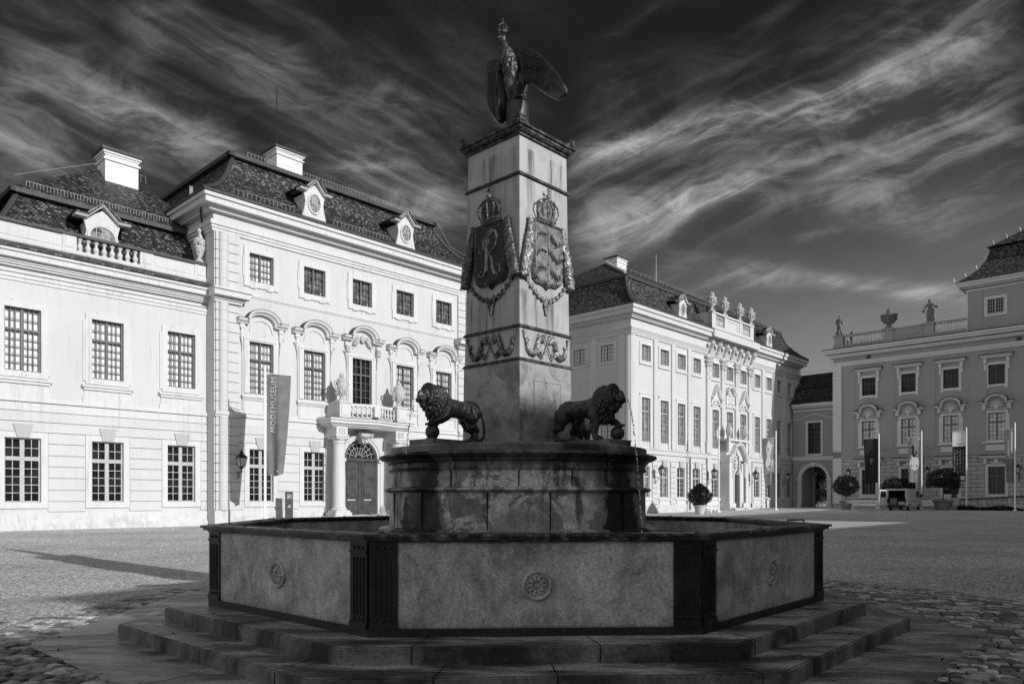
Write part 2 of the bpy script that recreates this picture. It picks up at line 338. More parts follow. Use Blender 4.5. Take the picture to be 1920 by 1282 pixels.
# ---------------------------------------------------------------- mesh builder
class MB:
    def __init__(s): s.v = []; s.f = []; s.t = []; s.M = None
    def add(s, vs, fs, tone=None):
        k = len(s.v)
        if s.M is not None: vs = [s.M @ Vector(p) for p in vs]
        s.v.extend([tuple(p) for p in vs]); s.f.extend([tuple(i+k for i in f) for f in fs])
        if tone is not None: s.t.extend([tone]*len(fs))
        return s
    def box(s, x0, x1, y0, y1, z0, z1, tone=None):
        if x0 > x1: x0, x1 = x1, x0
        if y0 > y1: y0, y1 = y1, y0
        if z0 > z1: z0, z1 = z1, z0
        return s.add([(x0,y0,z0),(x1,y0,z0),(x1,y1,z0),(x0,y1,z0),(x0,y0,z1),(x1,y0,z1),(x1,y1,z1),(x0,y1,z1)],
                     [(3,2,1,0),(4,5,6,7),(0,1,5,4),(1,2,6,5),(2,3,7,6),(3,0,4,7)], tone)
    def prism(s, pts, y0, y1):
        """outline in x,z pushed from y0 to y1"""
        n = len(pts)
        vs = [(x, y0, z) for x, z in pts]+[(x, y1, z) for x, z in pts]
        return s.add(vs, [tuple(range(n)), tuple(range(2*n-1, n-1, -1))]+[(i, i+n, (i+1) % n+n, (i+1) % n) for i in range(n)])
    def slab(s, pts, z0, z1, cap=True):
        n = len(pts)
        vs = [(x, y, z0) for x, y in pts]+[(x, y, z1) for x, y in pts]
        fs = [(i, (i+1) % n, (i+1) % n+n, i+n) for i in range(n)]
        if cap: fs += [tuple(range(n-1, -1, -1)), tuple(range(n, 2*n))]
        return s.add(vs, fs)
    def lathe(s, prof, cx=0, cy=0, cz=0, n=12, sq=1.0, phase=0.0):
        vs = []; fs = []
        for r, z in prof:
            for i in range(n):
                a = 2*pi*i/n+phase; vs.append((cx+r*cos(a), cy+r*sq*sin(a), cz+z))
        for j in range(len(prof)-1):
            for i in range(n):
                fs.append((j*n+i, j*n+(i+1) % n, (j+1)*n+(i+1) % n, (j+1)*n+i))
        fs.append(tuple(range(n-1, -1, -1))); fs.append(tuple(range((len(prof)-1)*n, len(prof)*n)))
        return s.add(vs, fs)
    def tube(s, pts, rad, n=6, flat=1.0):
        pts = [Vector(p) for p in pts]
        if not isinstance(rad, (list, tuple)): rad = [rad]*len(pts)
        vs = []; fs = []; up = Vector((0, 0, 1))
        for i, p in enumerate(pts):
            d = (pts[min(i+1, len(pts)-1)]-pts[max(i-1, 0)])
            if d.length < 1e-9: d = Vector((0, 0, 1))
            d.normalize()
            ref = up if abs(d.z) < .92 else Vector((0, 1, 0))
            a = d.cross(ref).normalized(); b = a.cross(d)
            for k in range(n):
                q = 2*pi*k/n; vs.append(p+(a*cos(q)+b*sin(q)*flat)*rad[i])
        for i in range(len(pts)-1):
            for k in range(n): fs.append((i*n+k, i*n+(k+1) % n, (i+1)*n+(k+1) % n, (i+1)*n+k))
        fs.append(tuple(range(n-1, -1, -1))); fs.append(tuple(range((len(pts)-1)*n, len(pts)*n)))
        return s.add(vs, fs)
    def ell(s, c, r, n=10, m=6, rot=None):
        if not isinstance(r, (list, tuple)): r = (r, r, r)
        R = Matrix.Identity(3) if rot is None else rot
        vs = [Vector(c)+R @ Vector((0, 0, -r[2]))]
        for j in range(1, m):
            p = -pi/2+pi*j/m
            for i in range(n):
                a = 2*pi*i/n; vs.append(Vector(c)+R @ Vector((r[0]*cos(p)*cos(a), r[1]*cos(p)*sin(a), r[2]*sin(p))))
        vs.append(Vector(c)+R @ Vector((0, 0, r[2])))
        fs = [(0, 1+(i+1) % n, 1+i) for i in range(n)]
        for j in range(m-2):
            for i in range(n): fs.append((1+j*n+i, 1+j*n+(i+1) % n, 1+(j+1)*n+(i+1) % n, 1+(j+1)*n+i))
        e = len(vs)-1; o = 1+(m-2)*n
        fs += [(o+i, o+(i+1) % n, e) for i in range(n)]
        return s.add(vs, fs)
    def sweep(s, path, prof):
        """profile (offset along the outward normal in x,z ; y) swept along a path in x,z"""
        n = len(prof); vs = []; fs = []
        for i, (x, z) in enumerate(path):
            a = path[max(i-1, 0)]; b = path[min(i+1, len(path)-1)]
            dx, dz = b[0]-a[0], b[1]-a[1]; L = math.hypot(dx, dz) or 1; nx, nz = -dz/L, dx/L
            vs += [(x+nx*o, y, z+nz*o) for o, y in prof]
        for i in range(len(path)-1):
            for k in range(n): fs.append((i*n+k, (i+1)*n+k, (i+1)*n+(k+1) % n, i*n+(k+1) % n))
        fs.append(tuple(range(n))); fs.append(tuple(range((len(path)-1)*n+n-1, (len(path)-1)*n-1, -1)))
        return s.add(vs, fs)
    def build(s, name, mat, parent=None, smooth=False, uv=False):
        me = bpy.data.meshes.new(name); me.from_pydata(s.v, [], s.f); me.update()
        import bmesh
        bm = bmesh.new(); bm.from_mesh(me); bmesh.ops.recalc_face_normals(bm, faces=bm.faces); bm.to_mesh(me); bm.free()
        if s.t and len(s.t) == len(s.f):
            at = me.attributes.new('tone', 'FLOAT', 'FACE')
            for i, t in enumerate(s.t): at.data[i].value = t
        if uv: planar_uv(me)
        if smooth: me.polygons.foreach_set('use_smooth', [True]*len(me.polygons))
        return link(name, me, mat, parent)
def planar_uv(me):
    lay = me.uv_layers.new(name='UVMap')
    for p in me.polygons:
        n = p.normal; t = Vector((-n.y, n.x, 0))
        t = t.normalized() if t.length > 1e-4 else Vector((1, 0, 0)); b = n.cross(t)
        for li in p.loop_indices:
            c = me.vertices[me.loops[li].vertex_index].co; lay.data[li].uv = (c.dot(t), c.dot(b))
def link(name, me, mat, parent=None):
    o = bpy.data.objects.new(name, me); C.objects.link(o)
    if mat and not me.materials: me.materials.append(MATS[mat])
    if parent: o.parent = parent
    return o
def organic(parts, voxel, smooth=2, name='body'):
    """solid pieces fused into one continuous surface"""
    mb = MB()
    for q in parts:
        if q[0] == 'e': mb.ell(q[1], q[2], 12, 8, q[3] if len(q) > 3 else None)
        elif q[0] == 't': mb.tube(q[1], q[2], 10)
        else: mb.add(q[1], q[2])
    o = mb.build(name, None)
    md = o.modifiers.new('r', 'REMESH'); md.mode = 'VOXEL'; md.voxel_size = voxel; md.adaptivity = 0
    if smooth: sm = o.modifiers.new('s', 'SMOOTH'); sm.iterations = smooth; sm.factor = .5
    bpy.context.view_layer.update()
    me = bpy.data.meshes.new_from_object(o.evaluated_get(bpy.context.evaluated_depsgraph_get()))
    me.name = name; bpy.data.objects.remove(o)
    me.polygons.foreach_set('use_smooth', [True]*len(me.polygons))
    return me
def tag(o, label=None, cat=None, group=None, kind=None):
    if label: o['label'] = label
    if cat: o['category'] = cat
    if group: o['group'] = group
    if kind: o['kind'] = kind
    return o
def thing(name, label, cat, loc=(0, 0, 0), rz=0.0, group=None):
    o = bpy.data.objects.new(name, None); C.objects.link(o); o.empty_display_size = .3
    o.location = loc; o.rotation_euler = (0, 0, rz)
    return tag(o, label, cat, group)
def kids(o): return [c for c in bpy.data.objects if c.parent == o]
def copy_tree(o, loc, rz, label, parent=None, group=None, scale=None):
    c = o.copy(); C.objects.link(c)
    if parent is None:
        c.location = loc; c.rotation_euler = (0, 0, rz); c['label'] = label
        if group: c['group'] = group
        if scale: c.scale = (scale,)*3
    else: c.parent = parent
    for k in kids(o):
        if k is not c: copy_tree(k, None, None, None, c)
    return c

# ---------------------------------------------------------------- facades: s runs along the wall, d goes inward, z up
class Fac:
    def __init__(s, P_, ty, s0): s.P = P_; s.ty = ty; s.s0 = s0
    def t(s, x, d=0):
        r = (x-960)/F
        return (s.P+d)/((r*VX+VY) if s.ty == 'v' else (r*UX+UY))
    def S(s, x, d=0):
        t = s.t(x, d); r = (x-960)/F
        return (t*(r*UX+UY) if s.ty == 'v' else -t*(r*VX+VY))-s.s0
    def Z(s, x, y, d=0): return H+(YH-y)*s.t(x, d)/F
    def base(s):
        if s.ty == 'v': return (s.s0*UX+s.P*VX, s.s0*UY+s.P*VY, 0), ANG
        return (s.P*UX-s.s0*VX, s.P*UY-s.s0*VY, 0), ANG-pi/2
    def world(s, ls, d, z):
        if s.ty == 'v': a, b = ls+s.s0, s.P+d
        else: a, b = s.P+d, -(ls+s.s0)
        return Vector((a*UX+b*VX, a*UY+b*VY, z))
    def building(s, name, label, cat='palace', group=None):
        loc, rz = s.base(); s.o = thing(name, label, cat, loc, rz, group); return s.o
def gp(x, Y, z=0.0): return ((x-960)/F*Y, Y, z)      # ground point seen at column x, at distance Y
def rise(x, y):
    u = x*UX+y*UY; k = min(max((u-58)/34, 0), 1); r = math.hypot(x-.05, y-10.8)
    a = min(max((r-6.3)/3.2, 0), 1); b = min(max((r-17)/14, 0), 1)
    return .3*k*k*(3-2*k)-.17*a*a*(3-2*a)*(1-b*b*(3-2*b))
def wall(mb, s0, s1, z0, z1, openings, depth=.28):
    xs = sorted({s0, s1, *[o[0] for o in openings], *[o[1] for o in openings]}); zs = sorted({z0, z1, *[o[2] for o in openings], *[o[3] for o in openings]})
    idx = {}; vs = []; fs = []
    def V_(i, j):
        if (i, j) not in idx: idx[(i, j)] = len(vs); vs.append((xs[i], 0, zs[j]))
        return idx[(i, j)]
    for i in range(len(xs)-1):
        for j in range(len(zs)-1):
            mx, mz = (xs[i]+xs[i+1])/2, (zs[j]+zs[j+1])/2
            if any(o[0] < mx < o[1] and o[2] < mz < o[3] for o in openings): continue
            fs.append((V_(i, j), V_(i+1, j), V_(i+1, j+1), V_(i, j+1)))
    mb.add(vs, fs)
    for a, b, c, d in openings:
        mb.add([(a,0,c),(b,0,c),(b,0,d),(a,0,d),(a,depth,c),(b,depth,c),(b,depth,d),(a,depth,d)], [(0,4,5,1),(1,5,6,2),(2,6,7,3),(3,7,4,0)])
    return mb
_wc = {}
def window(parent, s, z0, w, h, cols=4, top=2, bot=4, frac=.36, frame='window_wood_dark', pane='curtain', depth=.2, gap=.07, mull=.11, name='window', lattice=False):
    key = (w, h, cols, top, bot, frac, frame, pane, gap, mull, lattice)
    if key not in _wc:
        m = MB(); e = .07; W2 = w/2-.002
        m.box(-W2, -W2+e, 0, .08, .002, h-.002); m.box(W2-e, W2, 0, .08, .002, h-.002)
        m.box(-W2+e, W2-e, 0, .08, .002, e); m.box(-W2+e, W2-e, 0, .08, h-e, h-.002)
        m.box(-mull/2, mull/2, -.01, .075, e, h-e)
        zt = h*(1-frac)
        secs = [(e, h-e, bot)]
        if top: m.box(-W2+e, W2-e, -.02, .07, zt-mull/2, zt+mull/2); secs = [(e, zt-mull/2, bot), (zt+mull/2, h-e, top)]
        for sg in (-1, 1):
            a, b = sorted((sg*mull/2, sg*(W2-e)))
            for k in range(1, cols//2):
                x = a+(b-a)*k/(cols//2); m.box(x-.017, x+.017, .01, .045, e, h-e)
            for c0, c1, n in secs:
                for k in range(1, n):
                    z = c0+(c1-c0)*k/n; m.box(a, b, .012, .043, z-.017, z+.017)
        if lattice:
            for k in range(9):
                x = -W2+e+(2*W2-2*e)*(k+.5)/9
                m.tube([(x-.06, -.05, .1), (x+.06, -.05, .45), (x-.06, -.05, .8)], .014, 4)
            m.box(-W2, W2, -.06, -.04, .82, .86); m.box(-W2, W2, -.06, -.04, .05, .09)
        if pane in ('curtain', 'pane_mixed') and gap > .06:
            y0 = .08+gap-.035
            for sg in (-1, 1):
                a, b = sorted((sg*mull*.8, sg*(W2-e))); m.box(a, a+.03, y0, y0+.02, e, h-e)
                for k in range(1, cols//2): x = a+(b-a)*(k-.18)/(cols//2); m.box(x-.013, x+.013, y0, y0+.02, e, h-e)
                for c0, c1, n in secs:
                    for k in range(1, n+1): z = c0+(c1-c0)*(k-.22)/n; m.box(a, b, y0+.004, y0+.016, z-.013, z+.013)
        p = MB(); p.add([(-W2, .08+gap, 0), (W2, .08+gap, 0), (W2, .08+gap, h), (-W2, .08+gap, h)], [(0, 1, 2, 3)])
        a = m.build(name, frame, parent); b = p.build('pane', pane, a); _wc[key] = (a.data, b.data)
    else:
        a = link(name, _wc[key][0], None, parent); b = link('pane', _wc[key][1], None, a)
    a.location = (s, depth-.1, z0)
    return a
def ring(m, x0, x1, z0, z1, w, y, y1=0.0):
    """flat frame round an opening"""
    m.box(x0-w, x0, y, y1, z0-w, z1+w); m.box(x1, x1+w, y, y1, z0-w, z1+w)
    m.box(x0, x1, y, y1, z1, z1+w); m.box(x0, x1, y, y1, z0-w, z0)
def hood_path(c, hw, aw, z, rise_, n=14):
    pts = [(c-hw, z), (c-aw-.12, z)]
    for i in range(n+1):
        a = pi-pi*i/n; pts.append((c+aw*cos(a), z+.06+rise_*sin(a)**.8 if 0 < i < n else z+.04))
    return pts+[(c+aw+.12, z), (c+hw, z)]
def keystone(m, c, z0, z1, w0, w1, y=-.16):
    m.prism([(c-w0/2, z0), (c+w0/2, z0), (c+w1/2, z1), (c-w1/2, z1)], y, -.03)
def courses(m, spans, zs, y=-.075, gap=.05):
    for a, b in zip(zs[:-1], zs[1:]):
        for s0, s1 in spans: m.box(s0, s1, y, 0, a+gap/2, b-gap/2)
def spans(s0, s1, cuts):
    r = []; x = s0
    for a, b in sorted(cuts): r.append((x, a)); x = b
    r.append((x, s1)); return r
def entab(m, s0, s1, prof, ret=None):
    """stack of mouldings: (z0, z1, projection)"""
    for z0, z1, p in prof: m.box(s0-(p if ret and ret[0] else 0), s1+(p if ret and ret[1] else 0), -p, .02, z0, z1)
def baluster(m, x, y, z, h, r=.11, n=8):
    m.lathe([(r*.9, 0), (r*.9, h*.1), (r*.5, h*.14), (r*1.0, h*.34), (r*.85, h*.46), (r*.42, h*.62), (r*.5, h*.78), (r*.85, h*.86), (r*.9, h*.9), (r*.9, h)], x, y, z, n)
def volute(m, x, y, z, r, sg=1, t=.03):
    m.tube([(x+sg*r*(1-k/16)*cos(k*.8), y, z+r*(1-k/16)*sin(k*.8)) for k in range(14)], t, 5)
def mansard(m, s0, s1, d0, d1, prof, ridge_z=None, inset=None):
    """rings (inset, z) of a hipped roof; closes with a ridge"""
    R_ = [[(s0+i, d0+i, z), (s1-i, d0+i, z), (s1-i, d1-i, z), (s0+i, d1-i, z)] for i, z in prof]
    for a, b in zip(R_[:-1], R_[1:]):
        for k in range(4): m.add([a[k], a[(k+1) % 4], b[(k+1) % 4], b[k]], [(0, 1, 2, 3)])
    l = R_[-1]
    if ridge_z is None: m.add(l, [(0, 1, 2, 3)])
    else:
        hd = (l[3][1]-l[0][1])/2 if inset is None else inset; ym = (l[0][1]+l[3][1])/2
        a = (l[0][0]+hd, ym, ridge_z); b = (l[1][0]-hd, ym, ridge_z)
        m.add([l[0], l[1], b, a], [(0, 1, 2, 3)]); m.add([l[2], l[3], a, b], [(0, 1, 2, 3)])
        m.add([l[1], l[2], b], [(0, 1, 2)]); m.add([l[3], l[0], a], [(0, 1, 2)])
def rail(m, a, b, n, h=.35, r=.012):
    a, b = Vector(a), Vector(b); up = Vector((0, 0, h))
    m.tube([a+up, b+up], r, 4)
    for k in range(n+1): p = a.lerp(b, k/n); m.tube([p, p+up], r, 4)
def dormer(parent, s, d, z, w=1.9, h=2.2, dep=2.2, oval=True):
    """roof dormer with a bent pediment and an oval light"""
    m = MB(); hw = w/2
    out = [(-hw*.98, 0), (hw*.98, 0), (hw*.8, h*.25), (hw*.7, h*.45), (hw*.82, h*.68), (0, h*.93), (-hw*.82, h*.68), (-hw*.7, h*.45), (-hw*.8, h*.25)]
    m.M = Matrix.Translation((s, d, z))
    m.prism(out, 0, .18); m.box(-hw*.66, hw*.66, .18, dep, .1, h*.68)
    path = [(-hw*1.25, h*.70), (-hw*.72, h*.70), (0, h*1.0), (hw*.72, h*.70), (hw*1.25, h*.70)]
    m.sweep(path, [(0, -.25), (.1, -.32), (.2, -.38), (.2, .25), (0, .25)])
    if oval:
        m.sweep([(.40*cos(a), h*.44+.58*sin(a)) for a in [pi-2*pi*k/20 for k in range(21)]], [(0, -.09), (.11, -.09), (.11, .0), (0, .0)])
    else:
        m.sweep([(-.62, 0.1), (-.62, h*.36)]+[(.62*cos(a), h*.36+.55*sin(a)) for a in [pi-pi*k/12 for k in range(13)]]+[(.62, .1)], [(0, -.09), (.13, -.09), (.13, 0), (0, 0)])
    o = m.build('dormer', 'trim', parent)
    r = MB(); r.M = Matrix.Translation((s, d, z))
    for sg in (-1, 1):
        r.prism([(0, h*.995+.21), (sg*hw*.72, h*.70+.21), (sg*hw*1.27, h*.70+.21), (sg*hw*1.27, h*.70+.13), (sg*hw*.70, h*.70+.13), (0, h*.995+.13)], -.40, dep)
    r.build('dormer_roof', 'roof_tiles', o, uv=True)
    g = MB(); g.M = Matrix.Translation((s, d, z))
    if oval: g.lathe([(.38, 0), (.38, .03)], n=20)
    if oval:
        g = MB(); g.M = Matrix.Translation((s, d-.012, z+h*.44)) @ Matrix.Rotation(pi/2, 4, 'X'); g.lathe([(.38, 0), (.38, .01)], n=20, sq=1.45)
    else: g.prism([(-.6, .1), (.6, .1), (.6, h*.36)]+[(.6*cos(a), h*.36+.53*sin(a)) for a in [pi*k/10 for k in range(1, 10)]]+[(-.6, h*.36)], -.015, -.005)
    w_ = g.build('window', 'pane_mixed', o)
    b = MB(); b.M = Matrix.Translation((s, d, z))
    for k in (-.19, 0, .19) if oval else (-.3, 0, .3): b.box(k-.018, k+.018, -.045, -.025, h*.44-.5 if oval else .12, h*.44+.5)
    for k in (-.28, 0, .28): b.box(-.36 if oval else -.58, .36 if oval else .58, -.043, -.027, h*.44+k-.015, h*.44+k+.015)
    b.build('glazing_bars', 'window_wood_grey', w_)
    return o
def chimney(parent, s, d, z0, z1, w, dp):
    m = MB(); h = z1-z0
    m.box(s-w/2, s+w/2, d-dp/2, d+dp/2, z0, z1-h*.28)
    for k, (q, a, b) in enumerate([(.10, .28, .24), (.0, .24, .17), (.06, .17, .13), (.14, .13, .08)]): m.box(s-w/2-q, s+w/2+q, d-dp/2-q, d+dp/2+q, z1-h*a, z1-h*b)
    o = m.build('chimney', 'chimney_plaster', parent)
    c = MB(); q = .24; c.box(s-w/2-q, s+w/2+q, d-dp/2-q, d+dp/2+q, z1-h*.08, z1-h*.02); c.box(s-w/2+.1, s+w/2-.3, d-dp/2+.2, d+dp/2-.2, z1-h*.02, z1+h*.05)
    c.build('chimney_cap', 'lead_sheet', o)
    return o
PXX = 1
# ================================================================ ground
def ground():
    us = [-700, -300, -120, -60]+list(range(-40, -20, 4))+[-20+.8*i for i in range(80)]+[46, 50, 54]+list(range(58, 100, 3))+[110, 140, 200, 400, 900]
    vs_ = [-700, -300, -120, -60]+list(range(-40, -20, 4))+[-20+.8*i for i in range(80)]+[46, 50, 54]+[70, 120, 250, 500, 900]
    m = MB(); pts = []
    for u in us:
        for v in vs_:
            x, y = u*UX+v*VX, u*UY+v*VY; pts.append((x, y, rise(x, y)))
    n = len(vs_)
    m.add(pts, [(i*n+j, (i+1)*n+j, (i+1)*n+j+1, i*n+j+1) for i in range(len(us)-1) for j in range(n-1)])
    tag(m.build('gravel_ground', 'gravel', smooth=True), kind='structure', label='pale gravel surface of the palace courtyard')
ground()
FX, FY, FR = .05, 10.8, radians(2.8)          # fountain centre and turn
def octo(r, k=8, ph=0.0): return [(FX+r*cos(radians(22.5+45*i)+FR+ph), FY+r*sin(radians(22.5+45*i)+FR+ph)) for i in range(k)]
def cobbles():
    m = MB(); bed = MB(); out = []
    vs = []; fs = []; NA, NR = 96, 10
    for i in range(NA):
        a = 2*pi*i/NA
        for j in range(NR):
            r = 4+(cob_r(a)-4)*j/(NR-1); x, y = FX+r*cos(a), FY+r*sin(a); vs.append((x, y, rise(x, y)+(.006 if j < NR-1 else .001)))
    for i in range(NA):
        for j in range(NR-1): fs.append((i*NR+j, ((i+1) % NA)*NR+j, ((i+1) % NA)*NR+j+1, i*NR+j+1))
    bed.add(vs, fs)
    tag(bed.build('cobble_bed', 'joint_soil'), kind='structure', label='dark soil joints between the cobblestones')
    rnd = random.Random(3); a0 = radians(-19); ca, sa = cos(a0), sin(a0)
    yy = -11.5
    while yy < 9:
        rh = rnd.uniform(.105, .15); xx = -13.0+rnd.random()*.2
        while xx < 13.0:
            w = rnd.uniform(.13, .26); bow = .35*sin(xx*.42+.7)+.06*sin(xx*2.1+yy)
            px, py = xx+w/2, yy+rh/2+bow
            X, Y = FX+px*ca-py*sa, FY+px*sa+py*ca
            r = math.hypot(X-FX, Y-FY); a = atan2(Y-FY, X-FX)
            if Y > 3.6 and Y < 15.2 and abs(X) < Y*.8+1 and r < cob_r(a)+.12*sin(X*9)+.1 and oct_r(X, Y) > 5.98:
                fade = min(max((cob_r(a)-r)/.9, 0), 1)
                h = .034*(.25+.75*fade)+rnd.uniform(-.008, .007); g = .011
                q = [(-w/2+g, -rh/2+g), (w/2-g, -rh/2+g), (w/2-g, rh/2-g), (-w/2+g, rh/2-g)]
                q = [(x+rnd.uniform(-.012, .012), y+rnd.uniform(-.01, .01)) for x, y in q]
                th = a0+rnd.uniform(-.06, .06); ct, st = cos(th), sin(th)
                tl = [rnd.uniform(-.005, .005) for _ in range(4)]
                zr = rise(X, Y)
                def P_(x, y, z): return (X+x*ct-y*st, Y+x*st+y*ct, z+zr)
                V8 = [P_(x, y, -.01) for x, y in q]+[P_(x*.97, y*.95, h*.72) for x, y in q]+[P_(x*.80, y*.72, h+tl[i]) for i, (x, y) in enumerate(q)]
                fs = []
                for L in (0, 4):
                    for k in range(4): fs.append((L+k, L+(k+1) % 4, L+4+(k+1) % 4, L+4+k))
                m.add(V8, fs+[(8, 9, 10, 11)], rnd.random()**1.3)
            xx += w
        yy += rh
    o = m.build('cobblestones', 'cobble'); tag(o, kind='stuff', label='worn cobblestones round the paving of the fountain')
def cob_r(a): return 8.0+.9*cos(a-.15)+.12*sin(5*a)+(3.2 if sin(a) < -.35 else 0)*min(1, (-.35-sin(a))*4) - (.9 if cos(a) < -.2 and sin(a) > -.1 else 0)
def oct_r(X, Y):
    a = atan2(Y-FY, X-FX)-FR; r = math.hypot(X-FX, Y-FY); b = (a+pi/8) % (pi/4)-pi/8
    return r*cos(b)/cos(pi/8)
cobbles()

# ================================================================ left range with parapet (A)
fa = Fac(43.1, 'v', -14.0)
A = fa.building('palace_range', 'white two-storey palace range with parapet and mansard roof at the left edge')
def build_A():
    L = 33.6; o = 14.0
    cs = [c+o for c in (18.1, 14.2, 10.3, 6.4, 2.5, -1.4)]
    ops = [(c-.785, c+.785, 1.4, 4.6) for c in cs]+[(c-.785, c+.785, 7.9, 11.03) for c in cs]
    m = MB(); wall(m, 0, L, -.4, 14.3, ops); m.box(0, L, .6, 12, -.4, 14.3); m.build('wall', 'plaster', A)
    for c in cs:
        t = MB()
        ring(t, c-.785, c+.785, 7.9, 11.03, .30, -.10)
        t.box(c-1.2, c-1.08, -.07, 0, 7.75, 10.95); t.box(c+1.08, c+1.2, -.07, 0, 7.75, 10.95)
        t.box(c-.5, c+.5, -.105, 0, 11.33, 11.42)
        t.box(c-1.28, c+1.28, -.24, 0, 7.42, 7.55); t.box(c-1.18, c+1.18, -.16, 0, 7.28, 7.42)
        t.box(c-1.14, c+1.14, -.06, 0, 6.6, 7.28); t.box(c-1.22, c+1.22, -.09, 0, 6.6, 6.9)
        t.build('window_surround', 'trim', A); t = MB()
        ring(t, c-.785, c+.785, 1.4, 4.6, .30, -.095)
        t.build('window_surround', 'trim', A); t = MB(); keystone(t, c, 4.6, 5.28, .52, .86); t.build('keystone', 'keystone_plaster', A)
    r = MB(); cut = [(c-1.1, c+1.1) for c in cs]
    courses(r, spans(0, L, cut), [.9, 1.43, 2.0, 2.61, 3.19, 3.75, 4.34, 4.9]); courses(r, [(0, L)], [4.9, 5.42, 5.92])
    r.build('rusticated_courses', 'plaster', A)
    b = MB(); b.box(0, L, -.12, 0, .30, .88); b.box(0, L, -.22, 0, -.3, .30)
    b.box(0, L, -.07, 0, 5.96, 6.36); b.box(0, L, -.17, 0, 6.40, 6.47); b.box(0, L, -.11, 0, 6.47, 6.62)
    b.build('plinth_and_string_course', 'trim', A)
    e = MB(); entab(e, 0, L, [(12.33, 12.5, .06), (12.5, 12.68, .12), (12.72, 12.8, .16), (13.0, 13.1, .2), (13.1, 13.2, .3), (13.2, 13.34, .38), (13.34, 13.62, .62), (13.62, 13.76, .72)])
    e.build('cornice', 'trim', A)
    s = MB(); s.add([(0, -.8, 13.77), (L, -.8, 13.77), (L, -.8, 13.84), (0, -.8, 13.84), (0, -.1, 14.22), (L, -.1, 14.22)], [(0, 1, 2, 3), (3, 2, 5, 4)])
    s.build('cornice_tiles', 'roof_tiles', A, uv=True)
    p = MB(); bs, be = fa.S(143, .1), fa.S(262, .1)
    ps = fa.S(116, .1); pe = fa.S(287, .1)
    p.box(0, L, 0, .42, 14.2, 14.46)
    for a, c in ((0, ps), (pe, L-.7)): p.box(a, c, .08, .34, 14.46, 15.2); p.box(a+.1, c-.1, .05, .08, 14.56, 15.1)
    for a, c in ((ps, bs), (be, pe), (L-.7, L-.05)): p.box(a, c, .02, .4, 14.46, 15.2); p.box(a+.14, c-.14, -.01, .02, 14.58, 15.1)
    p.build('parapet', 'trim', A)
    c = MB(); c.box(0, L, -.06, .48, 15.2, 15.31); c.box(0, L, -.02, .44, 15.31, 15.36); c.build('coping', 'lead_sheet', A)
    q = MB(); n = 8
    for k in range(n): baluster(q, bs+(be-bs)*(k+.5)/n, .21, 14.46, .74, .15, 10)
    q.build('balusters', 'trim', A)
    roof = MB(); s0 = 8.9+o
    mansard(roof, s0, L+3, .75, 12.25, [(0, 14.4), (.9, 15.9), (1.75, 17.55)])
    mansard(roof, s0+1.4, L+3, 2.15, 10.85, [(0, 17.72), (.35, 17.95)], 21.6, 5.0)
    mansard(roof, -4, s0+2.0, 2.2, 14, [(0, 14.4), (1.2, 17.0)], 20.2, 4)
    roof.build('roof', 'roof_tiles', A, uv=True)
    v = MB(); v.box(s0+1.35, L+2, 2.1, 2.4, 17.5, 17.74); v.box(s0+1.35, s0+1.6, 2.1, 10.8, 17.5, 17.74); v.build('roof_gutter', 'lead_sheet', A)
    h = MB(); h.tube([(s0+.05, .8, 14.5), (s0+.95, 1.7, 15.95), (s0+1.8, 2.55, 17.6)], .14, 6); h.build('hip_flashing', 'lead_sheet', A)
    dormer(A, fa.S(190, .9), .75, 14.75, 2.2, 2.55, 2.2, oval=False)
    chimney(A, fa.S(221, 6.2), 6.2, 20.0, 22.75, 1.9, 1.4)
    g = MB(); zr = 17.98
    rail(g, (s0+2.2, 2.65, zr+.1), (L-1, 2.65, zr+.1), 46, .28, .011)
    rail(g, (s0+7, 6.5, 21.6), (L-1, 6.5, 21.6), 9, .45, .010)
    g.tube([(s0+1.6, 2.3, 17.9+.5), (s0+7, 6.5, 22.05)], .012, 4)
    g.build('snow_guard', 'window_wood_grey', A)
    for cc in cs:
        window(A, cc, 7.9, 1.57, 3.13, 6, 2, 5, .34, 'window_wood_dark', 'curtain', gap=.09)
        window(A, cc, 1.4, 1.57, 3.2, 4, 2, 5, .32, 'window_wood_grey', 'pane_dark', gap=.04, mull=.2)
build_A()

